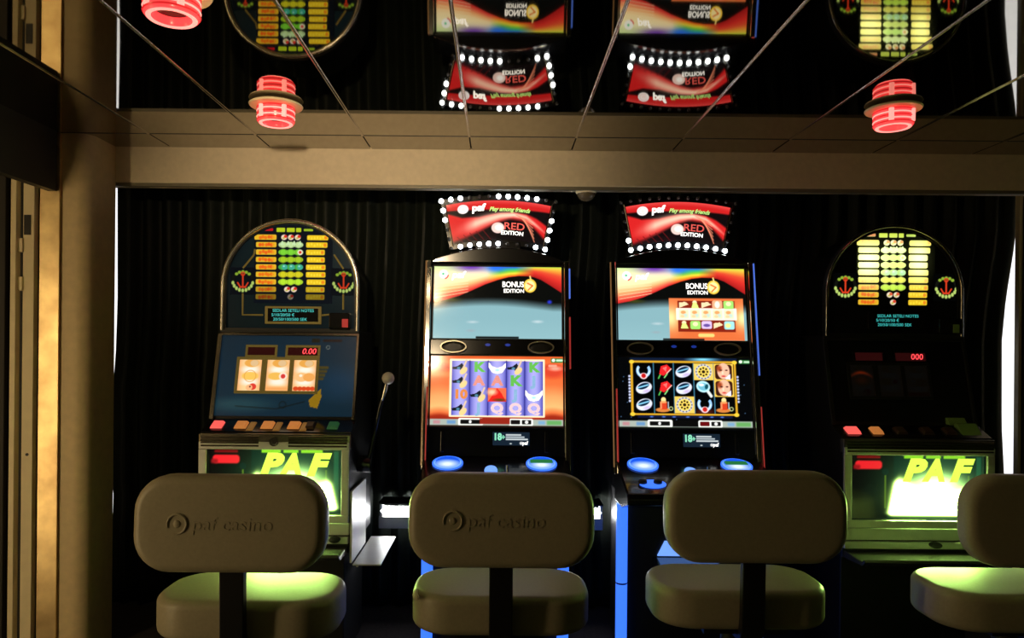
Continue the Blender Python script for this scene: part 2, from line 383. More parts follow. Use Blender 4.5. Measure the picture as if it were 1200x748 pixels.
cu.add(vs, fs); ct = cu.build('curtain', 'curtain_black', smooth=True); sm = ct.modifiers.new('thickness', 'SOLIDIFY'); sm.thickness = 0.002
tag(ct, 'black pleated curtain hanging behind the row of machines', 'curtain')
for nm, a, b, z0, z1 in (('window_1', 2.40, 2.69, 0.35, 2.1), ('window_2', -1.944, -1.89, 0.35, 2.1)):
    w = MB().box(a - 0.01, b + 0.01, 3.72, 3.74, z0 - 0.01, z1 + 0.01).build(nm, 'dark_paint'); struct(w, 'bright window showing through the curtain gap')
    MB().box(a, b, 3.712, 3.7195, z0, z1).build('pane', 'gap_daylight', w)

# ------------------------------------------------------------------ classic machine with round top
def classic_window(seed):
    c = Canvas(160, 76, 1.5, (0.02, 0.10, 0.075))
    c.rect(0, 0, 52, 76, (0.035, 0.03, 0.025)); 
    c.rect(8, 1, 36, 4.5, (0.45, 0.05, 0.06), 1.2, 2); c.rect(6, 7, 38, 17, (0.95, 0.14, 0.17), 4, 2.0)
    c.rect(4, 12, 12, 17, (0.6, 0.08, 0.1), 2, 3)
    c.poly([(14, 40), (24, 34), (34, 40), (34, 58), (14, 58)], (0.05, 0.06, 0.04))
    for x in (42, 141):
        c.line(x, 20, x, 62, 2.2, (0.30, 0.42, 0.08)); c.ell(x, 20, 4, 4, (0.03, 0.10, 0.08))
    c.rect(150, 2, 156, 70, (0.10, 0.32, 0.2), 1, 2)
    for (a, b) in ((64, 87), (90, 108), (111, 137)):
        c.rect(a, 0.3, b, 4.3, (0.55, 0.85, 0.12), 1, 1.5)
    c.rect(44, 70, 156, 75, (0.05, 0.16, 0.11)); 
    # bulb lit shield under the letters
    c.g *= 0
    sh = 1 / (1 + np.exp(-(38 + 10 * np.sin((c.X - 70) / 26) - c.Y) * -0.6)); sh2 = 1 / (1 + np.exp((c.Y - 69) * 1.6))
    sx = 1 / (1 + np.exp(-(c.X - 55 + (c.Y - 40) * 0.2) * 0.9)) / (1 + np.exp((c.X - 146 + (50 - c.Y) * 0.25) * 0.9))
    c.g += (sh * sh2 * sx)[..., None] * np.array([50.0, 88.0, 18.0])
    c.glow(102, 40, 22, 12, (4.0, 8.0, 2.0)); c.glow(104, 40, 48, 36, (0.05, 0.16, 0.06)); c.glow(70, 52, 16, 12, (0.5, 0.8, 0.1))
    return c
def paytable(hot):
    c = Canvas(92, 92, 2.0, (0.035, 0.06, 0.09) if not hot else (0.0, 0.0, 0.0))
    c.rect(11, 3.8, 22, 7, (0.75, 0.08, 0.12), 1); 
    for a, b in ((26, 36), (38, 47.5), (49, 55)): c.rect(a, 3.2, b, 8.2, (0.72, 0.8, 0.12), 1)
    c.rect(58, 4.2, 69, 7, (0.6, 0.72, 0.15), 1)
    y = 14.0
    rows = [0, 1, 2, 3, 4, 5, 6, 7, 8]
    for r in rows:
        yc = 14.4 + r * 8.75; d = 1.0 if r < 7 or hot else (0.8 if r == 7 else 0.55)
        wl = 23 if r else 24
        c.rect(25 - wl + (0 if r else -1), yc - 3.1, 26, yc + 3.1, np.array((0.92, 0.72, 0.16)) * d, 1.6)
        for q in range(5):
            c.ell(7 + q * 3.4 + rng.uniform(-.5, .5), yc + rng.uniform(-.8, .8), 1.8, 2.1, np.array((0.93, 0.36 + 0.12 * rng.random(), 0.10)) * d)
        c.ell(22, yc, 1.5, 1.6, np.array((0.95, 0.6, 0.12)) * d)
        wr = [87, 86, 83, 83, 84, 84, 84, 83, 83][r]
        c.rect(62 - (1 if r % 3 else 0), yc - 3.2 + (0.5 if r == 0 else 0), wr, yc + 3.2, np.array((0.95, 0.78, 0.14)) * d, 1.5)
        for q in range(6): c.ell(64 + q * 3.4, yc + rng.uniform(-1, 1), 1.1, 1.6, np.array((1.0, 0.88, 0.22)) * d)
        c.ell(wr - 3, yc, 1.8, 2, np.array((0.95, 0.55, 0.12)) * d)
        if r in (0, 7, 8):
            for x in {0: (35, 43, 51), 7: (39, 47), 8: (43,)}[r]:
                k = 1.0 if r != 8 or hot else 0.5
                c.ell(x, yc, 3.5, 3.2, np.array((0.95, 0.85, 0.75)) * k); c.ell(x + 1.6, yc - 1.0, 1.9, 1.7, np.array((0.85, 0.18, 0.12)) * k); c.ell(x - .5, yc + .9, 1.4, 1.0, np.array((0.75, 0.72, 0.25)) * k)
        else:
            col = {1: (0.78, 0.9, 0.62), 2: (0.50, 0.85, 0.22), 3: (0.66, 0.80, 0.15), 4: (0.30, 0.70, 0.28), 5: (0.85, 0.82, 0.14), 6: (0.74, 0.92, 0.2)}[r]
            for x in (34, 43, 52):
                c.ell(x, yc, 5.6, 3.4, col)
                c.ring(x, yc, 3.6, .6, np.array(col) * 0.75)
            if r == 1:
                for x in (33, 40, 47, 54): c.poly([(x - 3, yc), (x, yc - 5), (x + 2, yc)], (0.8, 0.92, 0.7))
            if r == 2: c.ell(54, yc, 3.2, 3.2, (0.95, 0.9, 0.8)); c.ell(54, yc, 1.6, 1.6, (0.85, 0.2, 0.1))
            if r == 4:
                for x in (36, 44.5, 54): c.ell(x, yc, 3.4, 3.2, (0.25, 0.68, 0.58)); c.ell(x - 1, yc - 1, 1.2, 1, (0.6, 0.9, 0.8))
    if hot:
        m = c.c.max(-1, keepdims=True) > 0.25
        e = (np.exp(-((c.X - 12) / 17) ** 2 - ((c.Y - 36) / 20) ** 2) + 0.9 * np.exp(-((c.X - 74) / 12) ** 2 - ((c.Y - 34) / 20) ** 2) + 0.35 * np.exp(-((c.X - 43) / 26) ** 2 - ((c.Y - 34) / 26) ** 2))[..., None]
        c.g += e * np.where(m, 1.0, 0.012) * np.array([2.3, 2.6, 0.9])
    return c
def anchor_badge(hot):
    c = Canvas(30, 32, 2.0, (0.03, 0.05, 0.075) if not hot else (0.01, 0.012, 0.012))
    c.ring(15, 16, 11.5, 3.6, (0.06, 0.07, 0.05))
    for i in range(5):
        a = math.radians(130 - i * 20); c.ell(15 + 11.5 * math.cos(a), 16.5 - 11.5 * math.sin(a), 2.0, 1.8, (0.55, 0.68, 0.2))
    for i in range(9):
        a = math.radians(195 + i * 18.7); c.ell(15 + 12 * math.cos(a), 15 - 12 * math.sin(a), 1.7, 2.3, (0.72, 0.82, 0.42), rot=0)
    R = (0.85, 0.24, 0.12)
    c.line(15, 8, 15, 23, 2.0, R); c.ring(15, 7.5, 2.0, 1.3, R); c.line(9, 18, 12, 23, 1.8, R); c.line(12, 23, 18, 23, 2.2, R); c.line(18, 23, 21, 18, 1.8, R)
    return c
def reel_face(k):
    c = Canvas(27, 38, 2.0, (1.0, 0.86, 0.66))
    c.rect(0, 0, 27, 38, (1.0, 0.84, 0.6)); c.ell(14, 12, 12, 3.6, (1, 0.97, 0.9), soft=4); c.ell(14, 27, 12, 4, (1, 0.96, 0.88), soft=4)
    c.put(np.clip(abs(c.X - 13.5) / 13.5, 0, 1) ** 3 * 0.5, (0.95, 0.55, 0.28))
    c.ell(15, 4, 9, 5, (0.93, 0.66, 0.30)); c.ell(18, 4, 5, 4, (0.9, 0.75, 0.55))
    if k == 0:
        c.ell(14, 20, 10, 5, (0.98, 0.78, 0.36)); c.ring(14, 20, 7, .8, (0.9, 0.62, 0.3)); c.ell(18, 33, 4.5, 4, (0.88, 0.25, 0.2)); c.ell(14, 34, 4, 3.5, (1, .72, .5)); c.ell(15, 33, 1, 1, (0.3, 0.1, 0.1))
    elif k == 1:
        c.ell(11, 20, 9, 4.6, (0.96, 0.74, 0.34)); c.ell(20, 20, 5, 4.6, (1, 0.9, 0.8)); c.ell(20, 20, 2.8, 2.8, (0.85, 0.24, 0.22)); c.rect(0, 33, 27, 38, (0.97, 0.66, 0.38), soft=3)
    else:
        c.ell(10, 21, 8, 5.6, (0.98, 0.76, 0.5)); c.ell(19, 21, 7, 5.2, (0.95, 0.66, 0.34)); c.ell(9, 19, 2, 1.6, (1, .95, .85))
        for x in (4, 9, 14, 19, 24): c.ell(x, 35, 3.2, 2.6, (0.85, 0.28, 0.12))
    return c

def arch_outline(hw, z0, z1, n=26, e=1.0):
    r = hw; rz = min(hw * e, z1 - z0); pts = [(-hw, z0)]
    for i in range(n + 1):
        a = PI - PI * i / n; pts.append((r * math.cos(a), z1 - rz + rz * math.sin(a)))
    pts.append((hw, z0)); return pts

def classic_machine(X, label, lit):
    t = thing('slot_machine', label, 'slot machine', (X, 2.87, 0), group='round topped slot machines')
    # stand, body, sloping front
    MB().box(-.255, .255, .10, .50, 0.0, .46).build('stand', 'satin_black', t, bevel=.006)
    prof = [(.012, .475), (.012, .945), (.105, .987), (.195, 1.335), (.195, 1.35), (.50, 1.35), (.50, .475)]
    MB().prism_x(prof, -.29, .29).build('cabinet', 'satin_black', t, bevel=.004)
    body = arch_outline(.272, 1.346, 1.802, e=.98); MB().prism_y(body, .205, .46).build('round_top', 'gloss_black', t, smooth=True)
    o_ = arch_outline(.288, 1.345, 1.815, e=.98); h_ = arch_outline(.268, 1.36, 1.796, e=.98)
    MB().prism_y(o_, .188, .215, hole=h_).build('arch_rim', 'satin_black', t, smooth=True)
    fr_ = [(x, .186, z) for x, z in arch_outline(.281, 1.35, 1.808, n=40, e=.98)]
    MB().tube(fr_, .0085 if lit else .006, 12).build('arch_frame', 'arch_metal' if lit else 'arch_metal_shaded', t, smooth=True)
    # printed glass of the round top
    Fa = frame((0, .203, 0), (1, 0, 0), (0, 0, 1))
    k = 1 / 281.0
    gl = MB().prism_y(arch_outline(.268, 1.36, 1.796, e=.98), .1985, .2045).build('top_glass', 'blue_glass' if lit else 'gloss_black', t, smooth=True)
    def rect_P(cx, zc, w, h, y): return planeP((cx - w / 2, y, zc + h / 2), (cx + w / 2, y, zc + h / 2), (cx + w / 2, y, zc - h / 2), (cx - w / 2, y, zc - h / 2))
    def in_arch(p): return (p[:, 2] > 1.36) & (np.abs(p[:, 0]) < .264) & ((p[:, 2] < 1.533) | (np.hypot(p[:, 0], (p[:, 2] - 1.533) * 1.02) < .264))
    canvas_mesh('paytable', paytable(not lit), rect_P(0.010, 1.628, .327, .327, .1965), t, 'screen_soft', 1.0, keep=in_arch)
    for sx in (-.200, .221):
        canvas_mesh('anchor_badge', anchor_badge(not lit), rect_P(sx, 1.556, .107, .114, .1962), t, 'screen_soft', .85 if lit else 1.1, keep=in_arch)
    if lit:   # printed line work that runs round the glass
        ln = MB()
        for pts in ([(-.2, 1.505), (-.2, 1.415), (-.115, 1.415)], [(.22, 1.505), (.22, 1.44)], [(-.2, 1.61), (-.155, 1.665), (-.15, 1.69)], [(.22, 1.61), (.18, 1.67)], [(.17, 1.42), (.125, 1.415)]):
            MB().tube([(x, .197, z) for x, z in pts], .004, 6).build('line_work', 'gold_print', t)
    # note display
    ds = MB().box(-.105, .13, .190, .1985, 1.378, 1.452).build('note_display', 'gold_print' if lit else 'gloss_black', t, bevel=.002)
    MB().box(-.092, .118, .187, .1895, 1.388, 1.443).build('display_glass', 'gloss_black', ds)
    lettering('display_text', [('SEDLAR SETELI NOTES', 32.5, 3.6, 5.6, {'sx': .94}), ('5/10/20/50 €', 19.5, 9.6, 5.6, {'sx': 1.0}), ('20/50/100/500 SEK', 28.5, 15.6, 5.6, {'sx': 1.0})], rect_P(.013, 1.4155, .21, .058, .1865), (64, 19), ds, 'led_cyan', lift=.001)
    # note acceptor block at the lower right of the round top
    na = MB().box(.17, .255, .155, .1985, 1.362, 1.425).build('note_acceptor', 'gloss_black', t, bevel=.004)
    MB().box(.225, .25, .150, .156, 1.365, 1.40).build('accept_light', 'glint_lamp_red' if lit else 'green_clear', na, bevel=.002)
    # sloping reel panel
    Fr = frame((0, .105, .987), (1, 0, 0), (0, .09, .348)); L = math.hypot(.09, .348)
    if lit:
        bgc = Canvas(168, 100, 1.0, (0.04, 0.12, 0.17)); bgc.put(np.exp(-((bgc.X - 84) / 110) ** 2 - ((bgc.Y - 60) / 60) ** 2) * .5, (0.07, 0.20, 0.26)); bgc.ell(150, 60, 25, 18, (0.06, 0.18, 0.26), soft=20); bgc.ell(30, 86, 34, 8, (0.12, 0.24, 0.27), soft=9)
        bgc.line(25, 88, 75, 91, 1.0, (.05, .07, .06)); bgc.line(75, 91, 108, 82, 1.0, (.05, .07, .06)); bgc.ring(82, 86, 4, 1, (.05, .07, .06)); 
        bgc.poly([(113, 80), (121, 72), (127, 66), (128, 76), (124, 90), (115, 88)], (0.55, 0.42, 0.07))
        for q in range(4): bgc.rect(113 + q * 1.2, 38 + q * 4.6, 135 - q * 1.8, 41.5 + q * 4.6, (0.27, 0.23, 0.09), 1)
        bgc.rect(112, 3, 122, 8, (.10, .09, .05)); bgc.rect(126, 4, 150, 7, (.12, .07, .06)); bgc.ring(133, 14, 2.2, .8, (.4, .42, .4))
        tl, tr = Fr(-.279, L - .008, .002), Fr(.279, L - .008, .002); br_, bl = Fr(.285, .014, .002), Fr(-.285, .014, .002)
        canvas_mesh('reel_glass', bgc, planeP(tl, tr, br_, bl), t, 'panel_print', 1.0)
    else:
        MB().slab_on(Fr, -.28, .28, .014, L - .008, .002).build('reel_glass', 'gloss_black', t)
    fr = MB(); fr.slab_on(Fr, -.297, -.28, 0, L, .012); fr.slab_on(Fr, .28, .292, 0, L, .012); fr.slab_on(Fr, -.29, .29, L - .007, L + .004, .010)
    fr.build('panel_frame', 'brushed' if lit else 'satin_black', t, bevel=.002)
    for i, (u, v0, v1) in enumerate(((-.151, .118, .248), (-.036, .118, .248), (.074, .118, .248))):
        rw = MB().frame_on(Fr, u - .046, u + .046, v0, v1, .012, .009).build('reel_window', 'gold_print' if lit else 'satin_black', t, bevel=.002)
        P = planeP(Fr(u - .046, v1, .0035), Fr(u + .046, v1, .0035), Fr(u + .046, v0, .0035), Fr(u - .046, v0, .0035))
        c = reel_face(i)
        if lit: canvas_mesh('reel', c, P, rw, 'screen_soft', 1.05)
        else:
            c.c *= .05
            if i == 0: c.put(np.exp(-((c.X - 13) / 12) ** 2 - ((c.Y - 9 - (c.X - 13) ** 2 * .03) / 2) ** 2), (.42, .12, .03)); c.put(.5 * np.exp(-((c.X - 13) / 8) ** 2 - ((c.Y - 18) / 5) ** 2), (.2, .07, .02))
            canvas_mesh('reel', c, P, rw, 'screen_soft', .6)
    for i, (u, w) in enumerate(((-.112, .056), (.060, .062))):
        lw = MB().frame_on(Fr, u - w, u + w, .268, .302, .010, .007).build('credit_display', 'gold_print' if lit else 'gloss_black', t, bevel=.002)
        MB().slab_on(Fr, u - w, u + w, .268, .302, .004).build('display_glass', 'led_window', lw)
        if i == 1:
            P = planeP(Fr(u - w, .302, .004), Fr(u + w, .302, .004), Fr(u + w, .268, .004), Fr(u - w, .268, .004))
            lettering('digits', [('0.00' if lit else '000', 88, 17, 34, {'shear': .15, 'bold': .012, 'sx': 1.0})], P, (124, 34), lw, 'led_red', lift=.002)
    # button deck
    Fd = frame((0, .012, .945), (1, 0, 0), (0, .093, .042))
    MB().slab_on(Fd, -.295, .295, 0, .10, .004).build('button_deck', 'gloss_black', t, bevel=.002)
    bt = [(-.245, 'btn_red', .048), (-.15, 'btn_amber', .05), (-.045, 'btn_amber', .05), (.06, 'btn_amber', .05), (.125, 'btn_off', .04), (.215, 'btn_green', .045)]
    if not lit: bt = [(-.235, 'btn_red', .055), (-.14, 'btn_amber', .045), (-.045, 'btn_off', .045), (.06, 'btn_off', .045), (.15, 'btn_off', .045)]
    for u, m_, w in bt:
        MB().slab_on(Fd, u - w / 2, u + w / 2, .022, .072, .016, inset=.006, lift=.004).build('button', m_, t, bevel=.002)
        if m_ == 'btn_amber' and lit:
            MB().slab_on(Fd, u + .028, u + .056, .008, .072, .010, inset=.004, lift=.004).build('button', 'btn_amber_dim', t, bevel=.002)
    if not lit:
        cs = MB(); cs.prism_x([(.08, .992), (.13, .992), (.13, 1.02), (.105, 1.02)], .17, .245); cs.build('coin_entry', 'green_clear', t, bevel=.003)
        MB().prism_x([(.03, .957), (.09, .985), (.09, 1.0), (.07, 1.0)], .19, .27).build('coin_scoop', 'green_clear', t, bevel=.003)
    # ribbed chrome strip with lock
    st = MB().box(-.297, .297, -.008, .03, .884, .944).build('ribbed_strip', 'brushed' if lit else 'tray_grey', t, bevel=.006)
    for i in range(4):
        z = .897 + i * .0115
        MB().tube([(-.285, -.0095, z), (-.06 if lit else .285, -.0095, z)], .0048, 8).build('rib', 'brushed', st, smooth=True)
        if lit: MB().tube([(.055, -.0095, z), (.285, -.0095, z)], .0048, 8).build('rib', 'brushed', st, smooth=True)
    if lit:
        lk = MB(); Fs = frame((0, -.008, .914), (1, 0, 0), (0, 0, 1)); lk.ring_on(Fs, 0, 0, .018, .018, .005, .008); lk.disc_on(Fs, 0, 0, .011, .011, .006); lk.build('lock', 'chrome', st, smooth=True)
    # lower window with lit logo
    Fw = frame((0, .0, 0), (1, 0, 0), (0, 0, 1))
    MB().frame_on(Fw, -.265, .262, .628, .882, .030, .012).build('window_frame', 'steel_panel', t, bevel=.003)
    cv = classic_window(1); P = planeP((-.265, .006, .882), (.262, .006, .882), (.262, .006, .628), (-.265, .006, .628))
    lw = canvas_mesh('lit_window', cv, P, t, 'screen', 1.15 if lit else 1.0)
    mat('logo_green', (.3, .6, .1), .4, emit=(.55, .85, .07), es=1.6)
    lettering('logo_letters', [('P', 73, 19, 34, {'shear': .30, 'bold': .065, 'sx': 1.2}), ('A', 99, 19, 34, {'shear': .2, 'bold': .06, 'sx': .95}), ('F', 128, 19, 34, {'shear': .30, 'bold': .065, 'sx': 1.2})], P, (160, 76), lw, 'logo_green', lift=.003)
    # drawer, coin tray
    MB().box(-.292, .292, .0, .02, .548, .594).build('drawer', 'steel_panel', t, bevel=.003)
    MB().box(-.29, .29, -.006, .02, .515, .542).build('drawer', 'steel_panel', t, bevel=.003)
    lt = MB(); Fl = frame((.0, -.006, .535), (1, 0, 0), (0, 0, 1)); lt.disc_on(Fl, .06 if not lit else .24, 0, .022, .012, .02, dome=.004); lt.build('latch', 'satin_black', t, smooth=True)
    tr_ = MB(); tr_.prism_x([(.02, .505), (-.13, .50), (-.15, .515), (-.155, .505), (-.13, .485), (.02, .475)], -.285, .285); tr_.build('coin_tray', 'tray_grey', t, bevel=.003)
    if lit:
        lever = MB().tube([(.335, .17, .80), (.36, .16, .92), (.388, .14, 1.04), (.395, .137, 1.065)], [.011, .010, .009, .009], 12).build('lever', 'gloss_black', t, smooth=True)
        MB().tube([(.395, .137, 1.065), (.408, .13, 1.105), (.417, .13, 1.145)], [.005, .009, .006], 12).build('lever_tip', 'chrome', lever, smooth=True)
        MB().ball((.421, .13, 1.158), .026, 20).build('lever_knob', 'knob_white', lever, smooth=True)
        pv = MB(); pv.tube([(.285, .18, .80), (.345, .18, .80)], .035, 18); pv.build('pivot_hub', 'gloss_black', lever, smooth=True)
        MB().box(.296, .304, .0, .30, .44, .72).build('side_plate', 'steel_panel', t)
    return t
classic_machine(-.87, 'round topped slot machine with lit reels and pull lever, at the left end', True)
classic_machine(1.648, 'round topped slot machine with dark reel panel, at the right end', False)
shelf = MB().box(-.564, -.452, 2.872, 3.295, .429, .435).build('side_shelf', 'steel_panel', bevel=.002)
MB().box(-.564, -.556, 2.95, 3.25, .40, .429).build('bracket', 'steel_panel', shelf)
tag(shelf, 'small bare metal shelf beside the lever slot machine, catching white light', 'shelf')

# ------------------------------------------------------------------ video machine with glowing topper
def top_screen(bonus):
    c = Canvas(150, 84, 1.5, (0.03, 0.035, 0.03)); x, y = c.X, c.Y
    hz = 47 - 6 * np.sin(np.clip((x + 10) / 150, 0, 1) * PI) ; a = np.clip((y - hz) / 11 + .5, 0, 1); c.put(a, (0.50, 0.66, 0.69)); c.put(np.clip((y - 60) / 30, 0, 1) * .5, (0.56, 0.72, 0.74))
    c.ell(46, 65, 5, 1.2, (.68, .76, .78), soft=2); c.ell(122, 64, 5, 1.4, (.7, .78, .8), soft=2); c.ell(44, 75, 4, 1.2, (.55, .63, .66), soft=2); c.ell(136, 41, 2.5, 2, (.15, .2, .75), soft=2)
    c.ell(20, 39, 9, 2, (.22, .24, .09), soft=3)
    e = np.interp(x, [0, 15, 30, 45, 60, 75, 88, 100, 110, 118, 126, 136, 150], [42, 39, 34.5, 28, 21, 15.5, 12, 10.6, 10.8, 12, 15, 21, 30])
    ins = np.clip((e - y) / .8 + .5, 0, 1); tt = np.clip((e - y) / np.maximum(e, 1), 0, 1)
    stops = [0, .14, .30, .48, .75, 1.0]; A = np.array([(.78, .14, .14), (.90, .36, .27), (.96, .68, .44), (.99, .88, .66), (.98, .94, .74), (.80, .90, .60)])
    left = np.stack([np.interp(tt, stops, A[:, i]) for i in range(3)], -1)
    B = np.array([(.85, .22, .12), (.92, .62, .15), (.90, .84, .22), (.45, .78, .2), (.18, .66, .55), (.2, .35, .8)])
    mid = np.stack([np.interp(tt, [0, .18, .34, .55, .78, 1], B[:, i]) for i in range(3)], -1)
    R_ = np.array([(.62, .10, .10), (.82, .18, .15), (.85, .30, .18), (.88, .55, .2), (.86, .75, .25), (.7, .8, .25)])
    rt = np.stack([np.interp(tt, [0, .4, .62, .78, .92, 1], R_[:, i]) for i in range(3)], -1)
    w1 = np.clip((x - 62) / 16, 0, 1)[..., None]; w2 = np.clip((x - 96) / 22, 0, 1)[..., None]
    band = (left * (1 - w1) + mid * w1) * (1 - w2) + rt * w2
    pu = np.exp(-((x - 44) / 20) ** 2 - ((y - 0) / 5.5) ** 2)[..., None]; band = band * (1 - pu) + np.array((.42, .22, .66)) * pu
    bl = np.exp(-((x - 72) / 11) ** 2 - ((y - 1) / 5) ** 2)[..., None]; band = band * (1 - bl) + np.array((.16, .42, .9)) * bl
    c.c = c.c * (1 - ins[..., None]) + band * ins[..., None]
    for q in range(5): c.line(2, 20 + q * 4.2, 40, 17 + q * 3.2, .5, np.array((1, .9, .7)))
    c.ring(11, 9, 4, 2.4, (.98, .98, .95)); c.ell(11, 9, 2.8, 2.8, (.98, .99, .95)); c.ell(10.5, 8.8, 1.4, 1.3, (.3, .75, .5)); c.ring(11.5, 9.5, 5, 1.4, (.85, .25, .25), 280, 360)
    c.ell(113, 22, 7.5, 8, (.96, .78, .28)); c.ell(113, 22, 5.6, 6, (.98, .90, .62)); c.line(113, 11, 114, 15, 1.6, (.98, .85, .5)); c.line(110, 19, 116, 22, 1.6, (.85, .4, .15)); c.line(116, 22, 111, 27, 1.4, (.85, .4, .15))
    if bonus:
        c.rect(60, 35, 147, 84, (0.86, 0.42, 0.22)); c.put(np.exp(-((c.X - 62) / 10) ** 2 - ((c.Y - 58) / 14) ** 2) * (c.X > 60) * (c.Y > 35), (1, .88, .6)); c.put(np.exp(-((c.X - 146) / 9) ** 2 - ((c.Y - 58) / 12) ** 2) * (c.X > 60) * (c.X < 147), (1, .9, .62))
        c.rect(70, 38, 137, 74, (.50, .13, .07)); c.rect(68, 46.5, 139, 60.5, (.97, .93, .85), 1)
        for q in range(5):
            x0 = 71.5 + q * 13.2
            c.rect(x0, 48.5, x0 + 11, 58.5, (.86, .88, .72), 1); c.ell(x0 + 5, 51.5, 3, 2, (.95, .62, .38)); c.ell(x0 + 7, 55, 2.6, 2, (.75, .85, .8)); c.ell(x0 + 4, 56, 2.5, 1.6, (.95, .8, .6))
            sh = [(0, 1), (1, 4), (0, 2), (3, 0), (4, 5)][q]
            for r, k in enumerate(sh):
                yc = 42.3 if r == 0 else 66; xc = x0 + 5.5
                if k == 0: c.poly([(xc - 5, yc - 2), (xc + 2, yc - 3), (xc + 6, yc), (xc, yc + 2), (xc - 5, yc + 4)], (.96, .84, .66))
                elif k == 1: c.ell(xc, yc - 2.4, 2.6, 2.4, (.96, .9, .7)); c.poly([(xc - 2, yc - 2), (xc + 2, yc - 2), (xc + 5, yc + 4.5), (xc - 4, yc + 4.5)], (.86, .92, .5))
                elif k == 2: c.rect(xc - 6, yc - 4.5, xc + 6, yc + 4.5, (.84, .74, .90), 2); c.ell(xc, yc + .5, 4, 1.8, (.4, .3, .6))
                elif k == 3: c.rect(xc - 6, yc - 5, xc + 6, yc + 5, (.96, .66, .5), 2.5); c.ell(xc, yc, 3, 4, (.98, .92, .85))
                elif k == 4: c.rect(xc - 6, yc - 4.5, xc + 6, yc + 5, (.62, .86, .42), 2); c.ell(xc, yc - 1, 3, 2.5, (.95, .9, .7))
                else: c.rect(xc - 6, yc - 4.5, xc + 6, yc + 5, (.62, .86, .86), 2); c.ell(xc - 1.5, yc + .5, 3.2, 2.6, (.92, .92, .55))
        c.rect(93, 76, 112, 80, (.98, .80, .45), 2)
        c.rect(52, 82, 100, 84, (.05, .05, .05))
    else: c.rect(50, 81.5, 100, 84, (.05, .06, .06))
    return c
def bird(c, x, y, s=1.0):
    c.poly([(x - 8 * s, y), (x - 3 * s, y - 1 * s), (x + 1 * s, y - 4 * s), (x + 3 * s, y - 1 * s), (x + 2 * s, y + 5 * s), (x - 1 * s, y + 2 * s), (x - 7 * s, y + 2 * s)], (.08, .10, .14))
    c.ell(x + 2.5 * s, y + 3 * s, 4 * s, 2.6 * s, (.92, .78, .52), -.8); c.line(x + 2 * s, y + 1 * s, x + 5 * s, y - 6 * s, 1.6 * s, (.85, .74, .62)); c.ell(x - 2 * s, y + .8 * s, 1.6 * s, 1.2 * s, (.3, .5, .6))
def game_left():
    c = Canvas(155, 82, 1.7, (.85, .38, .16)); x, y = c.X, c.Y
    st = np.array([(.80, .33, .14), (.88, .40, .20), (.74, .24, .14), (.88, .38, .18), (.86, .42, .22), (.92, .60, .36), (.94, .68, .42), (.85, .42, .22), (.60, .16, .08), (.45, .10, .06)])
    yy = y + 1.5 * np.sin(x / 7); c.c = np.stack([np.interp(yy, [0, 8, 14, 20, 34, 48, 60, 67, 71, 82], st[:, i]) for i in range(3)], -1)
    c.ell(143, 18, 14, 7, (.80, .25, .16), soft=6); c.ell(146, 14, 7, 2.5, (.95, .6, .5), soft=3); c.ell(10, 22, 13, 3, (.92, .5, .28), soft=4)
    c.rect(22.0, 3.4, 133.8, 71, (.98, .88, .72), 1)
    x0, x1, y0, y1 = 24.3, 131.6, 5.4, 69; w = (x1 - x0) / 5; h = (y1 - y0) / 4
    for i in range(5):
        a = x0 + i * w; f = (x - a) / w; m = (f >= 0) & (f <= 1) & (y > y0) & (y < y1)
        g = np.clip(np.sin(np.clip(f, 0, 1) * PI), 0, 1)[..., None] ** .7; col = np.array((.24, .24, .62)) * (1 - g) + np.array((.64, .63, .88)) * g
        c.c = np.where(m[..., None], col, c.c)
    for i in range(1, 5): c.line(x0 + i * w, y0, x0 + i * w, y1, .9, (.16, .16, .45))
    C = lambda i, j: (x0 + (i + .5) * w, y0 + (j + .5) * h)
    for i, j in ((0, 0), (0, 1), (0, 3), (1, 2), (3, 0)): bird(c, *C(i, j), 1.3)
    for i, j in ((2, 0), (4, 2)):
        X, Y = C(i, j); c.poly([(X - 10, Y - 6), (X - 6, Y - 1.5), (X, Y + .5), (X + 6, Y - 1.5), (X + 10, Y - 6), (X + 10, Y), (X + 6, Y + 6), (X, Y + 7.5), (X - 6, Y + 6), (X - 10, Y)], (.97, .96, .94)); c.ell(X, Y + 3, 2.5, 1.4, (.6, .88, .84), soft=2)
    X, Y = C(2, 2); c.rect(X - w / 2, Y - h / 2, X + w / 2, Y + h / 2, (.90, .40, .25)); c.poly([(X - w / 2, Y + 8), (X - 3, Y - 3), (X, Y - 8), (X + 5, Y - 2), (X + w / 2, Y + 8)], (.84, .13, .10)); c.ell(X - 6, Y - 3, 5, 3, (.98, .75, .6), soft=4); c.ell(X + 3, Y + 6, 6, 1.5, (.35, .25, .08), soft=2)
    bar(c); c.rect(58, 72.5, 93, 79, (.55, .14, .09)); c.rect(141, 2, 155, 7, (.16, .45, .2), 1); c.ell(144, 4.3, 2, 1.8, (.95, .95, .9)); c.rect(147, 3.2, 155, 5.6, (.75, .9, .75), 1)
    c.rect(138, 9.5, 148, 12.2, (.95, .6, .5), 1)
    return c
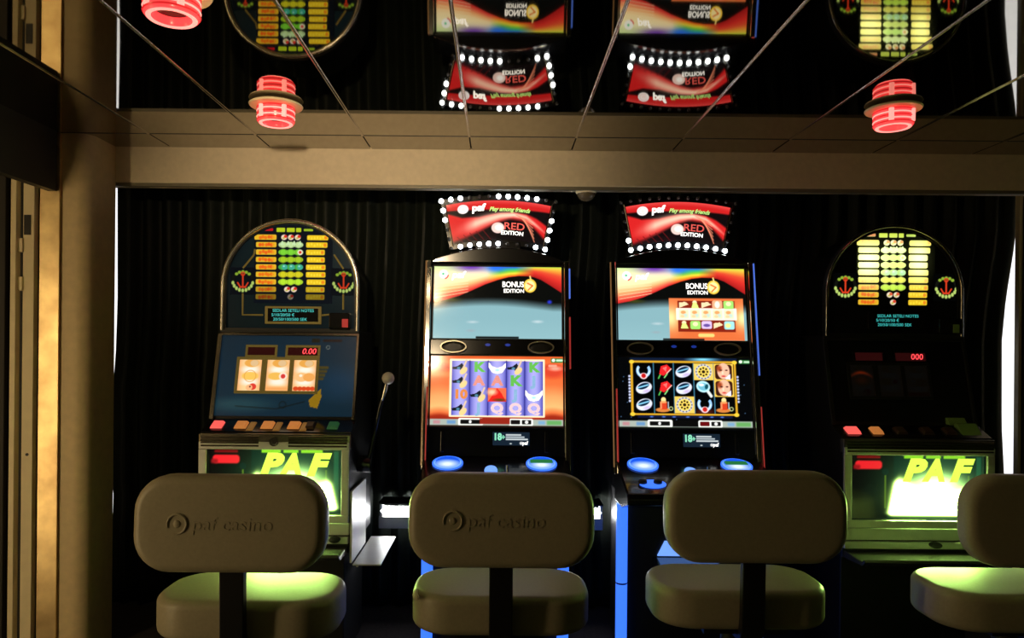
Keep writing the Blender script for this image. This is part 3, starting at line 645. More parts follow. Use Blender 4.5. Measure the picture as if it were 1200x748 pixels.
def bar(c):
    c.rect(0, 73.5, 155, 80.5, (.62, .66, .62)); c.rect(4, 75, 12, 79, (.70, .5, .52), 1, 2); c.rect(20, 75, 30, 79, (.38, .55, .72), 1, 2); c.rect(33, 72.2, 62, 81, (.92, .93, .9), 2); c.rect(35.5, 74, 59, 79, (.05, .05, .05), 1); c.ell(47, 76.5, 1.6, 2, (.9, .9, .9))
    c.rect(92, 72.5, 120, 81, (.92, .93, .9), 2); c.rect(94, 74, 105, 79, (.08, .06, .06), 1); c.rect(107, 74, 118, 79, (.08, .08, .08), 1); c.ell(112.5, 76.5, 2, 2, (.9, .9, .88)); c.rect(126, 75, 134, 79, (.45, .62, .75), 1, 2); c.rect(136, 74.5, 153, 79.5, (.38, .62, .35), 1, 2); c.rect(0, 80.5, 155, 82, (.1, .12, .1))
def game_right():
    c = Canvas(155, 82, 1.7, (.012, .016, .022)); x, y = c.X, c.Y
    for _ in range(60): c.ell(rng.uniform(0, 155), rng.uniform(0, 72), .5, .5, (.3, .45, .6))
    c.rect(14, 0, 140, 3.4, (.04, .09, .18)); c.ell(100, 1.8, 13, 1.8, (.5, .85, .95), soft=3); c.rect(22, 67.5, 132, 70, (.05, .08, .22), soft=2)
    for xx in (38, 52, 64, 80, 95, 108, 120): c.ell(xx, 68.8, 2, .7, (.3, .45, .8))
    gold = (.80, .60, .14); c.rect(14.4, 3.5, 138.5, 67, gold, 1); c.rect(17.2, 6, 136, 65, (.01, .012, .016))
    for X, Y in ((16, 5), (16, 66), (137, 5), (137, 66)): c.ell(X, Y, 3, 2.2, (.92, .76, .22))
    for q in range(9): c.ell(13, 22 + q * 3.6, 1.3, 1.4, (.75, .78, .9)); c.ell(140, 22 + q * 3.6, 1.3, 1.4, (.72, .75, .88))
    x0, x1, y0, y1 = 18, 135.5, 6.5, 64.5; w = (x1 - x0) / 5; h = (y1 - y0) / 3
    C = lambda i, j: (x0 + (i + .5) * w, y0 + (j + .5) * h)
    for i in range(1, 5): c.line(x0 + i * w, y0, x0 + i * w, y1, 1.2, (.22, .45, .55))
    for i, j in ((0, 0), (3, 2)):
        X, Y = C(i, j); c.ring(X, Y - 1, 7, 3.2, (.58, .76, .95), 140, 360); c.ring(X, Y - 1, 7, 3.2, (.58, .76, .95), 0, 40); c.ring(X, Y - 1, 7, 1, (.85, .92, 1), 150, 390); c.ell(X, Y + 5.5, 4.4, 3.6, (.92, .8, .82)); c.ell(X, Y + 5.2, 2.7, 2.7, (.72, .08, .08))
    for i, j in ((1, 0), (1, 1)):
        X, Y = C(i, j); c.line(X - 6, Y + 8, X - 4, Y + 4, 1.6, (.3, .7, .3)); c.line(X + 1, Y + 7, X + 4, Y + 3, 1.6, (.5, .8, .45)); c.poly([(X - 5, Y + 3), (X - 3, Y - 6), (X + 4, Y - 8), (X + 9, Y - 3), (X + 4, Y + 2), (X, Y + 5)], (.85, .13, .14)); c.poly([(X - 1, Y - 4), (X + 4, Y - 6), (X + 3, Y)], (.95, .42, .4)); c.line(X + 4, Y + 2, X + 9, Y - 3, 1.2, (.96, .75, .7))
    for i, j in ((0, 1), (0, 2), (2, 0), (2, 1)):
        X, Y = C(i, j); c.ell(X, Y, 9.5, 6.6, (.86, .88, .95), -.3); c.ell(X - .5, Y - 2, 7, 3.4, (.03, .12, .22), -.35); c.ell(X + 3, Y + 3.5, 4, 1.6, (.76, .68, .88), -.3, 2); c.line(X - 7, Y, X + 5, Y - 3.5, 1.6, (.5, .78, .9))
    for i, j in ((3, 0), (2, 2)):
        X, Y = C(i, j); c.rect(X - w / 2 + .3, Y - h / 2, X + w / 2 - .3, Y + h / 2, (.92, .76, .34)); c.ell(X, Y, 9.8, 9.2, (.74, .74, .76)); c.ell(X, Y, 7.2, 6.8, (.95, .82, .36))
        for q in range(8): c.ell(X + 4.6 * math.cos(q * PI / 4), Y + 4.4 * math.sin(q * PI / 4), 1.2, 1.2, (.1, .08, .03))
        c.ell(X, Y, 2.0, 1.9, (.15, .1, .04))
        for q in range(14): c.ell(X + 8.5 * math.cos(q * PI / 7), Y + 8 * math.sin(q * PI / 7), .7, .7, (.2, .2, .25))
    for i, j in ((4, 0), (4, 1)):
        X, Y = C(i, j); c.rect(X - w / 2 + .3, Y - h / 2, X + w / 2 - .3, Y + h / 2, (.93, .76, .30)); c.rect(X - 10, Y - 8.6, X + 10, Y + 8.6, (.22, .09, .05), 3); c.ell(X, Y - 1, 7.2, 9.4, (.92, .70, .58)); c.ell(X - 5, Y - 4, 3, 3.5, (.6, .25, .12), soft=3); c.ell(X - 3, Y - 2, 1.5, .8, (.25, .12, .1)); c.ell(X + 3.5, Y - 2, 1.5, .8, (.25, .12, .1)); c.ell(X, Y + 5, 2.4, 1, (.78, .25, .25)); c.poly([(X + 1, Y + 8), (X + 8, Y + 2), (X + 8, Y + 9)], (.88, .86, .92)); c.ell(X - 1, Y + 1, 1, 2, (.98, .82, .7))
    X, Y = C(3, 1); c.line(X + 4, Y + 3, X + 8, Y + 9, 3.4, (.85, .88, .86)); c.ell(X - 1, Y - 2, 8, 6.6, (.72, .90, .94), .2); c.ell(X - 1, Y - 2, 6, 4.6, (.42, .70, .78), .2); c.ell(X + 3, Y - 2, 2, 3, (.06, .3, .35), .3); c.ell(X - 3, Y - 4, 3, 1.6, (.9, .97, .98))
    for i, j in ((1, 2), (4, 2)):
        X, Y = C(i, j); c.ell(X - 2, Y + 6, 8.5, 2.6, (.80, .48, .22)); c.rect(X - 5, Y - 3, X + 3, Y + 5.5, (.80, .24, .12), 1.2); c.rect(X - 5, Y - 3, X - 3, Y + 5, (.95, .55, .35), 1); c.ell(X - 1, Y - 5.5, 2.8, 3.2, (.99, .84, .55)); c.ell(X - 1, Y - 3, 4, 1.3, (.95, .6, .35)); c.ring(X + 7.5, Y + 4.5, 2, 1, (.7, .75, .5)); c.line(X + 4.5, Y - 3, X + 4.5, Y + 4, 1, (.8, .85, .9))
    X, Y = C(3, 2); c.g += (np.exp(-((x - X) / 8) ** 2 - ((y - Y - 8) / 3) ** 2))[..., None] * np.array((.12, .02, .01))
    bar(c); c.rect(62, 72.5, 92, 80, (.03, .03, .03)); c.rect(94, 74, 105, 79, (.38, .05, .06), 1); c.rect(142, 2, 155, 6.5, (.16, .42, .2), 1); c.ell(144.5, 4, 2, 1.7, (.95, .95, .9)); c.rect(148, 3.2, 155, 5.4, (.7, .85, .7), 1)
    return c
def topper_art():
    c = Canvas(115, 52, 2.0, (.055, .03, .035)); x, y = c.X, c.Y
    top = np.clip((8.5 + 3.5 * np.sin(x / 115 * PI + .2) + 2.2 * (x / 115 - .3) - y) / 2.4 + .5, 0, 1); c.put(top * .97, (.78, .12, .12)); c.put(np.clip(1 - y / 6, 0, 1) * .55, (.92, .38, .36))
    a = np.interp(x, [0, 15, 35, 55, 75, 90, 102, 115], [12, 20, 21.5, 17.5, 15, 16, 20, 27]); b = np.interp(x, [0, 15, 35, 55, 70, 85, 100, 115], [50, 47, 40, 30, 24, 25, 32, 44])
    sw = np.clip((y - a) / 3 + .5, 0, 1) * np.clip((b - y) / 5 + .5, 0, 1); c.put(sw, (.80, .13, .13))
    cl = np.interp(x, [0, 20, 40, 60, 75, 90, 115], [38, 33, 26.5, 20.5, 18.5, 20.5, 36]); wd = np.interp(x, [0, 20, 45, 75, 115], [5, 8, 6.5, 3.4, 1.8])
    c.put(np.exp(-((y - cl) / wd) ** 2) * np.interp(x, [0, 15, 30, 75, 100, 115], [0, .25, .85, .95, .7, .2]), (1.0, .84, .72))
    for q in range(7): c.line(78 + q * 1.5, 18.5 + q * .5, 97 + q * 1.2, 24 + q * 4.4, .8, (.95, .55, .42))
    for q in range(5): c.line(6 + q * 8, 44 - q * 1.4, 12 + q * 9, 52, .8, (.45, .08, .09))
    c.put(np.clip((y - 40) / 12, 0, 1) * .35 * (x < 55), (.2, .05, .07))
    c.ell(17.5, 9, 6.2, 6, (.97, .93, .92)); c.ell(17.8, 9.4, 2.4, 2.3, (.96, .86, .84)); c.ring(17.5, 9, 4.1, .8, (.93, .75, .74), 20, 300)
    c.ell(57, 36.5, 8, 7.2, (.92, .78, .74)); c.ell(58, 36, 4.2, 3.6, (1, .98, .95), soft=3)
    return c
def video_machine(X, label, right):
    t = thing('slot_machine', label, 'slot machine', (X, 2.80, 0), group='video slot machines')
    def fy(z): return .25 + .15 * (z - .80) / .85
    z_top = 1.655
    # cabinet
    MB().prism_x([(fy(.82) + .012, .70), (fy(.82) + .012, .83), (fy(z_top) + .012, z_top), (.60, z_top), (.60, .70)], -.298, .298).build('cabinet', 'gloss_black', t, bevel=.004)
    MB().box(-.262, .262, .215, .60, 0.0, .70).build('base', 'satin_black', t, bevel=.006)
    hood = [(-.295, z_top)]
    for i in range(21):
        s = -1 + i / 10; hood.append((s * .27, z_top + .018 + .048 * (1 - s * s)))
    hood.append((.295, z_top)); MB().prism_y(hood, .385, .56).build('hood', 'gloss_black', t, bevel=.004)
    # the face: u across, v up the slope
    O = (0, fy(.83), .83); Vv = (0, fy(1.65) - fy(.83), .82); F = frame(O, (1, 0, 0), Vv); sl = math.hypot(Vv[1], Vv[2]) / .82
    V_ = lambda z: (z - .83) * sl
    hc = MB()
    hc.tube([(-.30, fy(z_top) - .005, z_top), (-.20, fy(z_top) - .005, z_top + .036), (-.1, fy(z_top) - .005, z_top + .056), (0, fy(z_top) - .005, z_top + .062), (.1, fy(z_top) - .005, z_top + .056), (.20, fy(z_top) - .005, z_top + .036), (.30, fy(z_top) - .005, z_top)], .006, 8)
    hc.build('hood_trim', 'brushed', t, smooth=True)
    def scr(name, art, x0, x1, z0, z1, w, gain, m='screen'):
        pw = MB().frame_on(F, x0, x1, V_(z0), V_(z1), .006, .006).build(name, 'satin_black', t, bevel=.002)
        P = planeP(F(x0, V_(z1), .002), F(x1, V_(z1), .002), F(x1, V_(z0), .002), F(x0, V_(z0), .002))
        canvas_mesh('picture', art, P, pw, m, gain); return pw, P
    us, P = scr('top_screen', top_screen(right), -.276, .276, 1.325, 1.638, 150, 1.35)
    lettering('lettering', [('paf', 28, 10, 11, {'shear': .2, 'bold': .03, 'sx': 1.1}), ('BONUS', 93, 21, 9.2, {'bold': .02, 'sx': .84}), ('EDITION', 94, 28.5, 6.2, {'bold': .02, 'sx': 1.0})], P, (150, 84), us, 'white_print')
    ls, P = scr('game_screen', game_right() if right else game_left(), -.280, .280, .955, 1.250, 155, 1.4)
    if not right:
        x0, y0, w, h = 24.3, 5.4, 107.3 / 5, 63.6 / 4; C = lambda i, j: (x0 + (i + .5) * w, y0 + (j + .5) * h)
        B = {'bold': .06, 'sx': 1.15}
        lettering('green_symbols', [('K', *C(1, 0), 15, B), ('K', *C(4, 0), 15, B), ('K', *C(3, 1), 16, B)], P, (155, 82), ls, 'green_print')
        lettering('pink_symbols', [('A', *C(1, 1), 15, B), ('A', *C(2, 1), 15, B)], P, (155, 82), ls, 'pink_print')
        lettering('blue_symbols', [('J', *C(4, 1), 15, B), ('J', *C(3, 2), 15, B), ('J', *C(1, 3), 15, B)], P, (155, 82), ls, 'sky_print')
        lettering('orange_symbols', [('10', *C(0, 2), 14, B)], P, (155, 82), ls, 'orange_print')
        mat('rose_print', (.5, .4, .45), .4, emit=(.95, .68, .74), es=1.0, sample=False)
        lettering('rose_symbols', [('Q', *C(2, 3), 15, B), ('Q', *C(3, 3), 15, B), ('Q', *C(4, 3), 15, B)], P, (155, 82), ls, 'rose_print')
    for s_ in (-1, 1):
        MB().slab_on(F, *sorted((s_ * .2855, s_ * .292)), V_(.85), V_(1.64), .016, inset=.001).build('face_bead', 'ring_metal', t, bevel=.001)
    # loudspeaker strip
    sp = MB().slab_on(F, -.285, .285, V_(1.256), V_(1.319), .004).build('speaker_strip', 'gloss_black', t, bevel=.002)
    for u in (-.186, .186):
        MB().ring_on(F, u, V_(1.287), .056, .027, .005, .022).build('speaker_ring', 'ring_metal', sp, smooth=True)
        MB().disc_on(F, u, V_(1.287), .05, .023, .005, lift=.002).build('speaker_grille', 'satin_black', sp, smooth=True)
    for u in (-.04, .045): MB().disc_on(F, u, V_(1.298), .012, .006, .006, n=14).build('indicator', 'blue_deep', sp, smooth=True)
    # lower panel and age notice
    lp = MB().slab_on(F, -.285, .285, V_(.836), V_(.948), .003).build('lower_panel', 'gloss_black', t)
    NX, NZ, nw, nh = .062, .906, .154, .054
    nt_ = MB().slab_on(F, NX - nw / 2, NX + nw / 2, V_(NZ - nh / 2), V_(NZ + nh / 2), .006).build('age_notice', 'screen_notice' if False else 'blue_glass', t)
    P = planeP(F(NX - nw / 2, V_(NZ + nh / 2), .0065), F(NX + nw / 2, V_(NZ + nh / 2), .0065), F(NX + nw / 2, V_(NZ - nh / 2), .0065), F(NX - nw / 2, V_(NZ - nh / 2), .0065))
    c = Canvas(44, 15, 3, (.10, .16, .22)); c.rect(15.5, 2.2, 34, 4, (.9, .94, .95), .6); c.rect(15.5, 4.8, 38, 6.4, (.85, .9, .92), .6); c.rect(15.5, 7.2, 42, 9, (.9, .94, .95), .6); c.ell(21.5, 13, 1.4, .8, (.85, .9, .9)); c.ell(34, 12.5, 2, 1.8, (.95, .95, .95))
    canvas_mesh('notice_print', c, P, nt_, 'screen_soft', .85)
    lettering('age_mark', [('18', 5.8, 5.6, 10.5, {'bold': .05, 'sx': .95}), ('+', 12.6, 6, 8, {'bold': .03})], P, (44, 15), nt_, 'mint_print', lift=.001)
    lettering('brand_mark', [('paf', 38.6, 12.3, 5.5, {'bold': .03})], P, (44, 15), nt_, 'white_print', lift=.001)
    for u in (-.225, .21): MB().slab_on(F, u - .008, u + .008, V_(.85), V_(.935), .006).build('panel_clip', 'brushed' if False else 'gloss_black', t, bevel=.002)
    # button deck sloping to the player
    Fd = frame((0, .262, .836), (1, 0, 0), (0, .24, .074)); Dl = lambda s: -s * math.hypot(.24, .074)
    dk = MB(); dk.prism_x([(.262, .834), (-.04, .742), (-.05, .725), (-.045, .70), (.1, .66), (.262, .66)], -.30, .30); dk.build('button_deck', 'gloss_black', t, bevel=.006)
    for u, gm in ((-.197, False), (.185, True)):
        b = MB().disc_on(Fd, u, Dl(.30), .058, .056, .004, dome=.002).build('round_button', 'blue_core', t, smooth=True)
        MB().ring_on(Fd, u, Dl(.30), .063, .061, .006, .0045).build('button_ring', 'blue_tube', b, smooth=True)
        if gm: MB().slab_on(Fd, u - .046, u + .046, Dl(.30) - .004, Dl(.30) + .026, .010, lift=.0068).build('button_sign', 'sign_green' if 'sign_green' in MATS else mat('sign_green', (.02, .1, .04), .3, emit=(.03, .30, .08), es=.6, sample=False), b, bevel=.003)
        gc = Canvas(40, 40, .8); gc.c[:] = (.10, .34, .92); gc.put(np.clip(1.25 - np.hypot((gc.X - 20) / 19, (gc.Y - 27) / 15), 0, 1) ** .8, (.92, .98, 1.0))
        canvas_mesh('button_glow', gc, planeP(Fd(u - .053, Dl(.30) + .051, .0066), Fd(u + .053, Dl(.30) + .051, .0066), Fd(u + .053, Dl(.30) - .051, .0066), Fd(u - .053, Dl(.30) - .051, .0066)), b, 'screen_soft', 1.1, keep=lambda p, u=u: np.hypot((p[:, 0] - u) / .053, (p[:, 1] - Fd(u, Dl(.30), 0).y) / .0495) < 1.0)
        b2 = MB().disc_on(Fd, u + (.008 if u < 0 else -.005), Dl(.95), .052, .034, .004, dome=.001).build('lower_button', 'blue_tube', t, smooth=True)
        for du in (-.03, .028): MB().disc_on(Fd, u + du, Dl(.95) + .004, .017, .014, .014, n=16, dome=.004).build('button_knob', 'satin_black', b2, smooth=True)
    MB().disc_on(Fd, -.02, Dl(.60), .026, .036, .014, dome=.006).build('centre_button', 'blue_core', t, smooth=True)
    for u in (-.045, .055): MB().disc_on(Fd, u, Dl(.82), .026, .018, .012, n=18, dome=.006).build('small_button', 'knob_white', t, smooth=True)
    MB().tube([(.045, .10, .78), (.045, .10, .825)], .006, 8).build('key_stub', 'brushed', t, smooth=True)
    # side rails; thin glowing strips imitate coloured reflections in the chrome
    for s in (-1, 1):
        rl = MB(); rl.prism_x([(fy(.80) - .03, .77), (fy(1.655) - .03, 1.665), (fy(1.655) + .05, 1.665), (fy(.80) + .05, .77)], *sorted((s * .286, s * .309))); r_ = rl.build('side_rail', 'chrome', t, bevel=.004)
        def edge(z0, z1, m_, dx=.3095): MB().tube([(s * dx, fy(z) - .032, z) for z in (z0, z1)], .0026, 8).build('rail_glint', m_, r_, smooth=True)
        if s < 0: edge(.80, 1.66, 'glint_amber'); edge(.80, 1.12, 'glint_lamp_red', .292)
        elif right: edge(1.18, 1.66, 'glint_blue'); edge(.80, 1.05, 'glint_lamp_red')
        else: edge(1.50, 1.63, 'glint_blue'); edge(1.20, 1.42, 'glint_lamp_red')
    # blue floor lights down the base, belly light
    for s in (-1, 1):
        bs = MB(); bs.tube([(s * .278, .20, .335), (s * .278, .20, .655)], .0235, 16); q = bs.build('light_column', 'blue_tube', t, smooth=True)
        MB().tube([(s * .278, .20, .02), (s * .278, .20, .328)], .0235, 16).build('light_column', 'blue_tube', q, smooth=True)
        MB().tube([(s * .278, .20, .328), (s * .278, .20, .335)], .0225, 16).build('light_joint', 'satin_black', q, smooth=True)
        MB().tube([(s * .272, .20, .655), (s * .272, .20, .685)], .010, 12).build('light_cap', 'blue_core', q, smooth=True)
    bl = MB(); bl.add([(-.13, .205, .44), (.13, .205, .44), (.10, .205, .50), (-.10, .205, .50), (-.13, .22, .44), (.13, .22, .44), (.10, .22, .50), (-.10, .22, .50)], [(0, 1, 2, 3), (7, 6, 5, 4), (0, 4, 5, 1), (2, 6, 7, 3), (0, 3, 7, 4), (1, 5, 6, 2)])
    bl.build('belly_light', 'blue_core', t)
    MB().prism_x([(.215, .435), (.06, .425), (.06, .40), (.215, .39)], -.15, .15).build('foot_ledge', 'gloss_black', t, bevel=.003)
    # topper sign: a fan with arched edges and bulbs all round
    tp = .45; HT, HB, ZT, ZB, RISE = .232, .196, 1.915, 1.742, .024
    def Pf(s, q, y=tp, grow=0.0):
        s = np.asarray(s, float); q = np.asarray(q, float); hw = HT + (HB - HT) * q; xx = (s * 2 - 1) * (hw + grow); zz = ZT + (ZB - ZT) * q + RISE * (1 - (s * 2 - 1) ** 2)
        return np.stack([xx, np.full_like(xx, y), zz], -1)
    outl = [tuple(Pf(i / 20, -.13, grow=.022)[[0, 2]]) for i in range(21)] + [tuple(Pf(1 - i / 20, 1.14, grow=.022)[[0, 2]]) for i in range(21)]
    sg = MB().prism_y(outl, tp + .004, tp + .06).build('topper_sign', 'gloss_black', t)
    canvas_mesh('sign_print', topper_art(), lambda s, q: Pf(s, q, tp), sg, 'screen', 1.35)
    lettering('sign_lettering', [('paf', 34.5, 9.2, 12.5, {'shear': .12, 'bold': .045, 'sx': .95}), ('EDITION', 75, 43, 7.2, {'bold': .025, 'sx': 1.0})], Pf, (115, 52), sg, 'white_print', lift=.003)
    lettering('slogan', [('Play among friends', 70, 11.8, 7.6, {'shear': .35, 'bold': .03, 'sx': .80})], Pf, (115, 52), sg, 'lime_print', lift=.003)
    lettering('sign_title', [('RED', 77, 34.2, 13, {'bold': .012, 'sx': 1.08})], Pf, (115, 52), sg, 'red_print', lift=.003)
    ed = MB()
    for s in (0, 1): MB().tube([tuple(Pf(s, q, tp - .004, .006)) for q in (-.05, .5, 1.05)], .003, 8).build('sign_edge', 'brushed', sg, smooth=True)
    bulb = None; pos = []
    for i in range(13): pos.append((i / 12, -.10, .018, 'T', i))
    for i in range(11): pos.append((i / 10, 1.11, .016, 'B', i))
    for i in range(1, 5): pos.append((0, -.10 + 1.21 * i / 5, .018, 'L', i)); pos.append((1, -.10 + 1.21 * i / 5, .018, 'R', i))
    if right: lit = {('B', i) for i in range(11)} | {('L', 4)}
    else: lit = {('T', i) for i in (0, 1, 2, 6, 7, 8, 9, 10)} | {('L', 1), ('L', 2), ('R', 2), ('R', 3), ('R', 4), ('B', 10), ('B', 9)} | {('B', i) for i in (1, 2, 3, 4, 5)}
    ms = {}
    for s, q, g, e, i in pos:
        on = (e, i) in lit; p = Pf(s, q, tp - .006, g)
        if on not in ms:
            o = MB().ball((0, 0, 0), .0105 if on else .008, 12).build('bulb', 'bulb_lit' if on else 'bulb_off', sg, smooth=True); ms[on] = o
        else: o = ms[on].copy(); COL.objects.link(o)
        o.location = p
    MB().box(-.10, .10, tp, tp + .05, 1.70, 1.755).build('sign_foot', 'gloss_black', t, bevel=.004)
    return t
video_machine(-.005, 'video slot machine with purple reels on an orange game screen, second from left', False)
video_machine(.79, 'video slot machine with gold framed black game screen and orange bonus panel', True)

# ------------------------------------------------------------------ tube light behind the machines
tb = thing('tube_light', 'white tube light glowing low behind the machines by the metal shelf', 'light', (0, 3.47, .49))
MB().tube([(-.545, 0, .022), (.49, 0, .022)], .019, 14).build('tube', 'tube_white', tb, smooth=True)
MB().box(-.555, .50, -.02, .035, -.06, -.004).build('batten', 'steel_panel', tb, bevel=.003)
MB().box(-.555, .50, -.03, .122, .056, .062).build('light_shield', 'satin_black', tb)  # added plate that blocks the tube's upward light from the curtain
for x in (-.55, .485): MB().box(x, x + .012, -.018, .03, -.004, .056).build('holder', 'steel_panel', tb)
MB().box(-.30, -.28, .0, .03, -.49, -.06).build('bracket_leg', 'satin_black', tb); MB().box(.20, .22, .0, .03, -.49, -.06).build('bracket_leg', 'satin_black', tb)

# ------------------------------------------------------------------ stools
def rrect(hw, hh, r, n=8):
    r = min(r, hw - 1e-4, hh - 1e-4); pts = []
    for cx, cy, a0 in ((hw - r, hh - r, 0), (-hw + r, hh - r, 90), (-hw + r, -hh + r, 180), (hw - r, -hh + r, 270)):
        for i in range(n + 1):
            a = math.radians(a0 + 90 * i / n); pts.append((cx + r * math.cos(a), cy + r * math.sin(a)))
    return pts
def cushion(w, h, th, r, bev, dome=0.0, axis='y'):
    """upholstered slab: rounded outline, rolled edges, slightly domed front"""
    mb = MB(); rings = []; k = 7
    for i in range(k + 1):
        a = PI / 2 * i / k; rings.append((bev * (1 - math.sin(a)), -th / 2 + bev * (1 - math.cos(a))))
    for i in range(k + 1):
        a = PI / 2 * i / k; rings.append((bev * (1 - math.cos(a)), th / 2 - bev * (1 - math.sin(a))))
    ins = [(.25, .35), (.5, .65), (.8, .95)]
    m0 = min(w, h) / 2
    full = [(bev + (m0 - bev) * s, -th / 2 - dome * d) for s, d in reversed(ins)] + rings + [(bev + (m0 - bev) * s, th / 2 + dome * d) for s, d in ins]
    n = None
    for d, y in full:
        hw, hh = w / 2 - d, h / 2 - d; rr = max(r - d, min(hw, hh) * .35)
        p = rrect(max(hw, .004), max(hh, .004), rr); n = len(p)
        for a, b in p: mb.v.append((a, y, b) if axis == 'y' else (a, b, y))
    for j in range(len(full) - 1):
        for i in range(n):
            i2 = (i + 1) % n; mb.f.append((j * n + i, j * n + i2, (j + 1) * n + i2, (j + 1) * n + i))
    mb.f.append(tuple(range(n))[::-1]); mb.f.append(tuple((len(full) - 1) * n + i for i in range(n))); return mb
def stool(X, Yb, label, rz=0.0, logo=False, dz=0.0, sd=.29):
    t = thing('stool', label, 'stool', (X, Yb + .2, 0), rz, group='cream upholstered stools')
    bk = cushion(.50, .252, .075, .095, .026).build('backrest', 'cream_vinyl', t, smooth=True, loc=(0, -.162, .826 + dz)); bk.rotation_euler = (math.radians(-3), 0, 0)
    cushion(.51, sd, .112, .115, .024, .004, 'z').build('seat', 'cream_vinyl', t, smooth=True, loc=(0, -.128 + sd / 2, .546 + dz))
    st = MB(); st.prism_x([(-.176, .90), (-.150, .90), (-.138, .54), (-.125, .487), (.05, .480), (.05, .465), (-.14, .468), (-.165, .51)], -.032, .032); st.build('back_stem', 'stem_black', t, bevel=.003)
    po = MB(); po.lathe([(.0, .488), (.10, .488), (.10, .47), (.035, .46), (.033, .10), (.045, .06), (.20, .028), (.215, .012), (.215, 0), (0, 0)], (0, .02, 0), 32); po.build('pedestal', 'satin_black', t, smooth=True)
    MB().box(-.12, .12, -.10, .14, .478, .492).build('seat_plate', 'stem_black', t)
    if logo:
        em = MB(); y = -.0385
        ang = [math.radians(-105 + q * 14) for q in range(23)]
        em.tube([(-.130 + .025 * math.cos(a), y, .002 + .025 * math.sin(a)) for a in ang], [.002 + .0012 * min(1, i / 6, (22 - i) / 6) for i in range(23)], 8)
        MB().ball((-.130, y + .001, .002), .010, 14, (1, .35, 1)).build('emboss_dot', 'cream_vinyl', bk, smooth=True)
        em.build('emboss_ring', 'cream_vinyl', bk, smooth=True)
        V, F = text2d('paf casino', .050, .1, .0, 1.05); mb = MB()
        mb.add([(x + .012, -.0382, z + .001) for x, z, _ in V], F); o = mb.build('embossed_name', 'cream_vinyl', bk)
        sd_ = o.modifiers.new('thick', 'SOLIDIFY'); sd_.thickness = .0011; sd_.offset = 0
    return t
stool(-.694, 1.89, 'cream stool with embossed logo, in front of the lever slot machine', logo=True)
st2 = stool(.013, 1.95, 'cream stool with a torn seat corner, in front of the purple reel video machine', logo=True)
tear = MB()
tear.tube([(-.2385, -.045, .598), (-.2415, -.065, .595), (-.2405, -.085, .594), (-.236, -.100, .592), (-.230, -.110, .590)], [.002, .006, .008, .009, .003], 8).build('torn_patch', 'foam', st2, smooth=True)
stool(.715, 2.00, 'cream stool in front of the gold framed video machine', dz=.004)
stool(1.54, 2.00, 'cream stool cut off by the right edge of the picture')

# ------------------------------------------------------------------ red ceiling lamps
def red_lamp(X, Y, label):
    t = thing('ceiling_lamp', label, 'ceiling lamp', (X, Y, CEIL), group='red ceiling lamps')
    MB().lathe([(.050, -.006), (.088, -.006), (.093, -.010), (.090, -.015), (.050, -.017), (.050, -.006)], n=40).build('flange', 'lamp_flange', t, smooth=True)
    MB().lathe([(.02, 0), (.048, 0), (.048, -.008), (.02, -.008)], n=24).build('neck', 'satin_black', t, smooth=True)
    MB().lathe([(.058, -.017), (.064, -.019), (.063, -.068), (.060, -.073), (.044, -.074), (.040, -.066), (.040, -.020)], n=40).build('glass', 'lamp_red', t, smooth=True)
    for z, m_ in ((-.022, 'lamp_deep'), (-.034, 'lamp_core'), (-.044, 'lamp_deep'), (-.055, 'lamp_core'), (-.065, 'lamp_deep')):
        MB().lathe([(.0633 + .0028 * math.cos(a), z + .0028 * math.sin(a)) for a in [i * PI / 3 for i in range(7)]], n=40).build('glass_rib', m_, t, smooth=True)
    for a in (-2.15, -.85):
        MB().tube([(.0635 * math.cos(a), .0635 * math.sin(a), -.022), (.0625 * math.cos(a), .0625 * math.sin(a), -.064)], .009, 8).build('light_bar', 'lamp_core', t, smooth=True)
    MB().lathe([(.046, -.0745), (.058, -.0745), (.056, -.0765), (.048, -.0765), (.046, -.0745)], n=40).build('bottom_ring', 'lamp_core', t, smooth=True)
    MB().lathe([(.040, -.055), (0.001, -.055)], n=32).build('inner_plate', 'satin_black', t)
red_lamp(-.795, 2.60, 'red glass ceiling lamp above the lever slot machine')
red_lamp(1.381, 2.58, 'red glass ceiling lamp towards the right end of the mirror ceiling')
red_lamp(-.79, 1.76, 'red glass ceiling lamp cut off by the top edge of the picture')

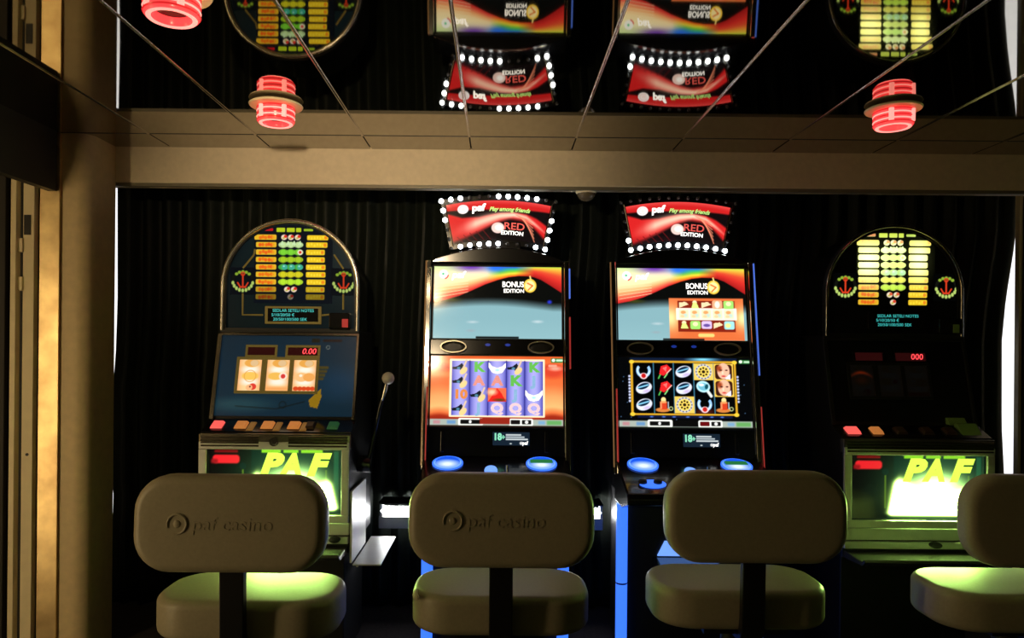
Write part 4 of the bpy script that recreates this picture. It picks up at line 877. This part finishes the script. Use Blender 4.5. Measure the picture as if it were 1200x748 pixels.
# ------------------------------------------------------------------ dome camera under the beam
dc = thing('dome_camera', 'small smoked dome camera under the beam between the two glowing toppers', 'camera', (.385, 3.265, BEAM_Z))
MB().lathe([(0, 0), (.046, 0), (.048, -.012), (.042, -.02)], n=28).build('housing', 'frame_cream', dc, smooth=True)
MB().lathe([(.041 * math.cos(a), -.018 - .036 * math.sin(a)) for a in [i * PI / 16 for i in range(9)]], n=28).build('dome', 'smoked_dome', dc, smooth=True)

# ------------------------------------------------------------------ corridor wall lamp (lights the room through the opening on the left)
wl = thing('floor_lamp', 'tall warm column lamp standing in the corridor on the left', 'floor lamp', (-2.53, 1.0, 0))
mat('lamp_opal', (1, .85, .6), .5, emit=(1, .73, .38), es=CORRIDOR)
MB().lathe([(0, 0), (.15, 0), (.15, .02), (.05, .045), (.0, .045)], n=28).build('foot', 'brushed', wl, smooth=True)
MB().lathe([(.0, .06), (.06, .06), (.07, .08), (.07, 1.74), (.06, 1.76), (.0, 1.76)], n=28).build('shade', 'lamp_opal', wl, smooth=True)
MB().tube([(0, 0, .03), (0, 0, .062)], .02, 12).build('stem', 'brushed', wl, smooth=True)

# ------------------------------------------------------------------ ceiling spotlight ahead of the niche, turned on the beam
sl = thing('spotlight', 'small black ceiling spotlight turned towards the beige beam', 'spotlight', (-.48, 1.05, CEIL))
MB().lathe([(0, 0), (.05, 0), (.05, -.012), (0, -.012)], n=24).build('ceiling_plate', 'satin_black', sl, smooth=True)
MB().tube([(0, 0, -.01), (0, 0, -.22)], .008, 10).build('arm', 'satin_black', sl, smooth=True)
can = MB().tube([(0, -.07, -.258), (0, .05, -.25)], .035, 20).build('can', 'satin_black', sl, smooth=True)
MB().tube([(0, .0505, -.25), (0, .053, -.25)], .030, 20).build('lens', 'lamp_opal', can, smooth=True)
ld = bpy.data.lights.new('spot_bulb', 'SPOT'); ld.energy = SPOT_W; ld.color = (1.0, .76, .46); ld.spot_size = math.radians(62); ld.spot_blend = 1.0; ld.shadow_soft_size = .03
lo = bpy.data.objects.new('spot_bulb', ld); COL.objects.link(lo); lo.parent = sl; lo.location = (0, .085, -.25); lo.rotation_euler = (PI / 2 + math.radians(4), 0, 0)
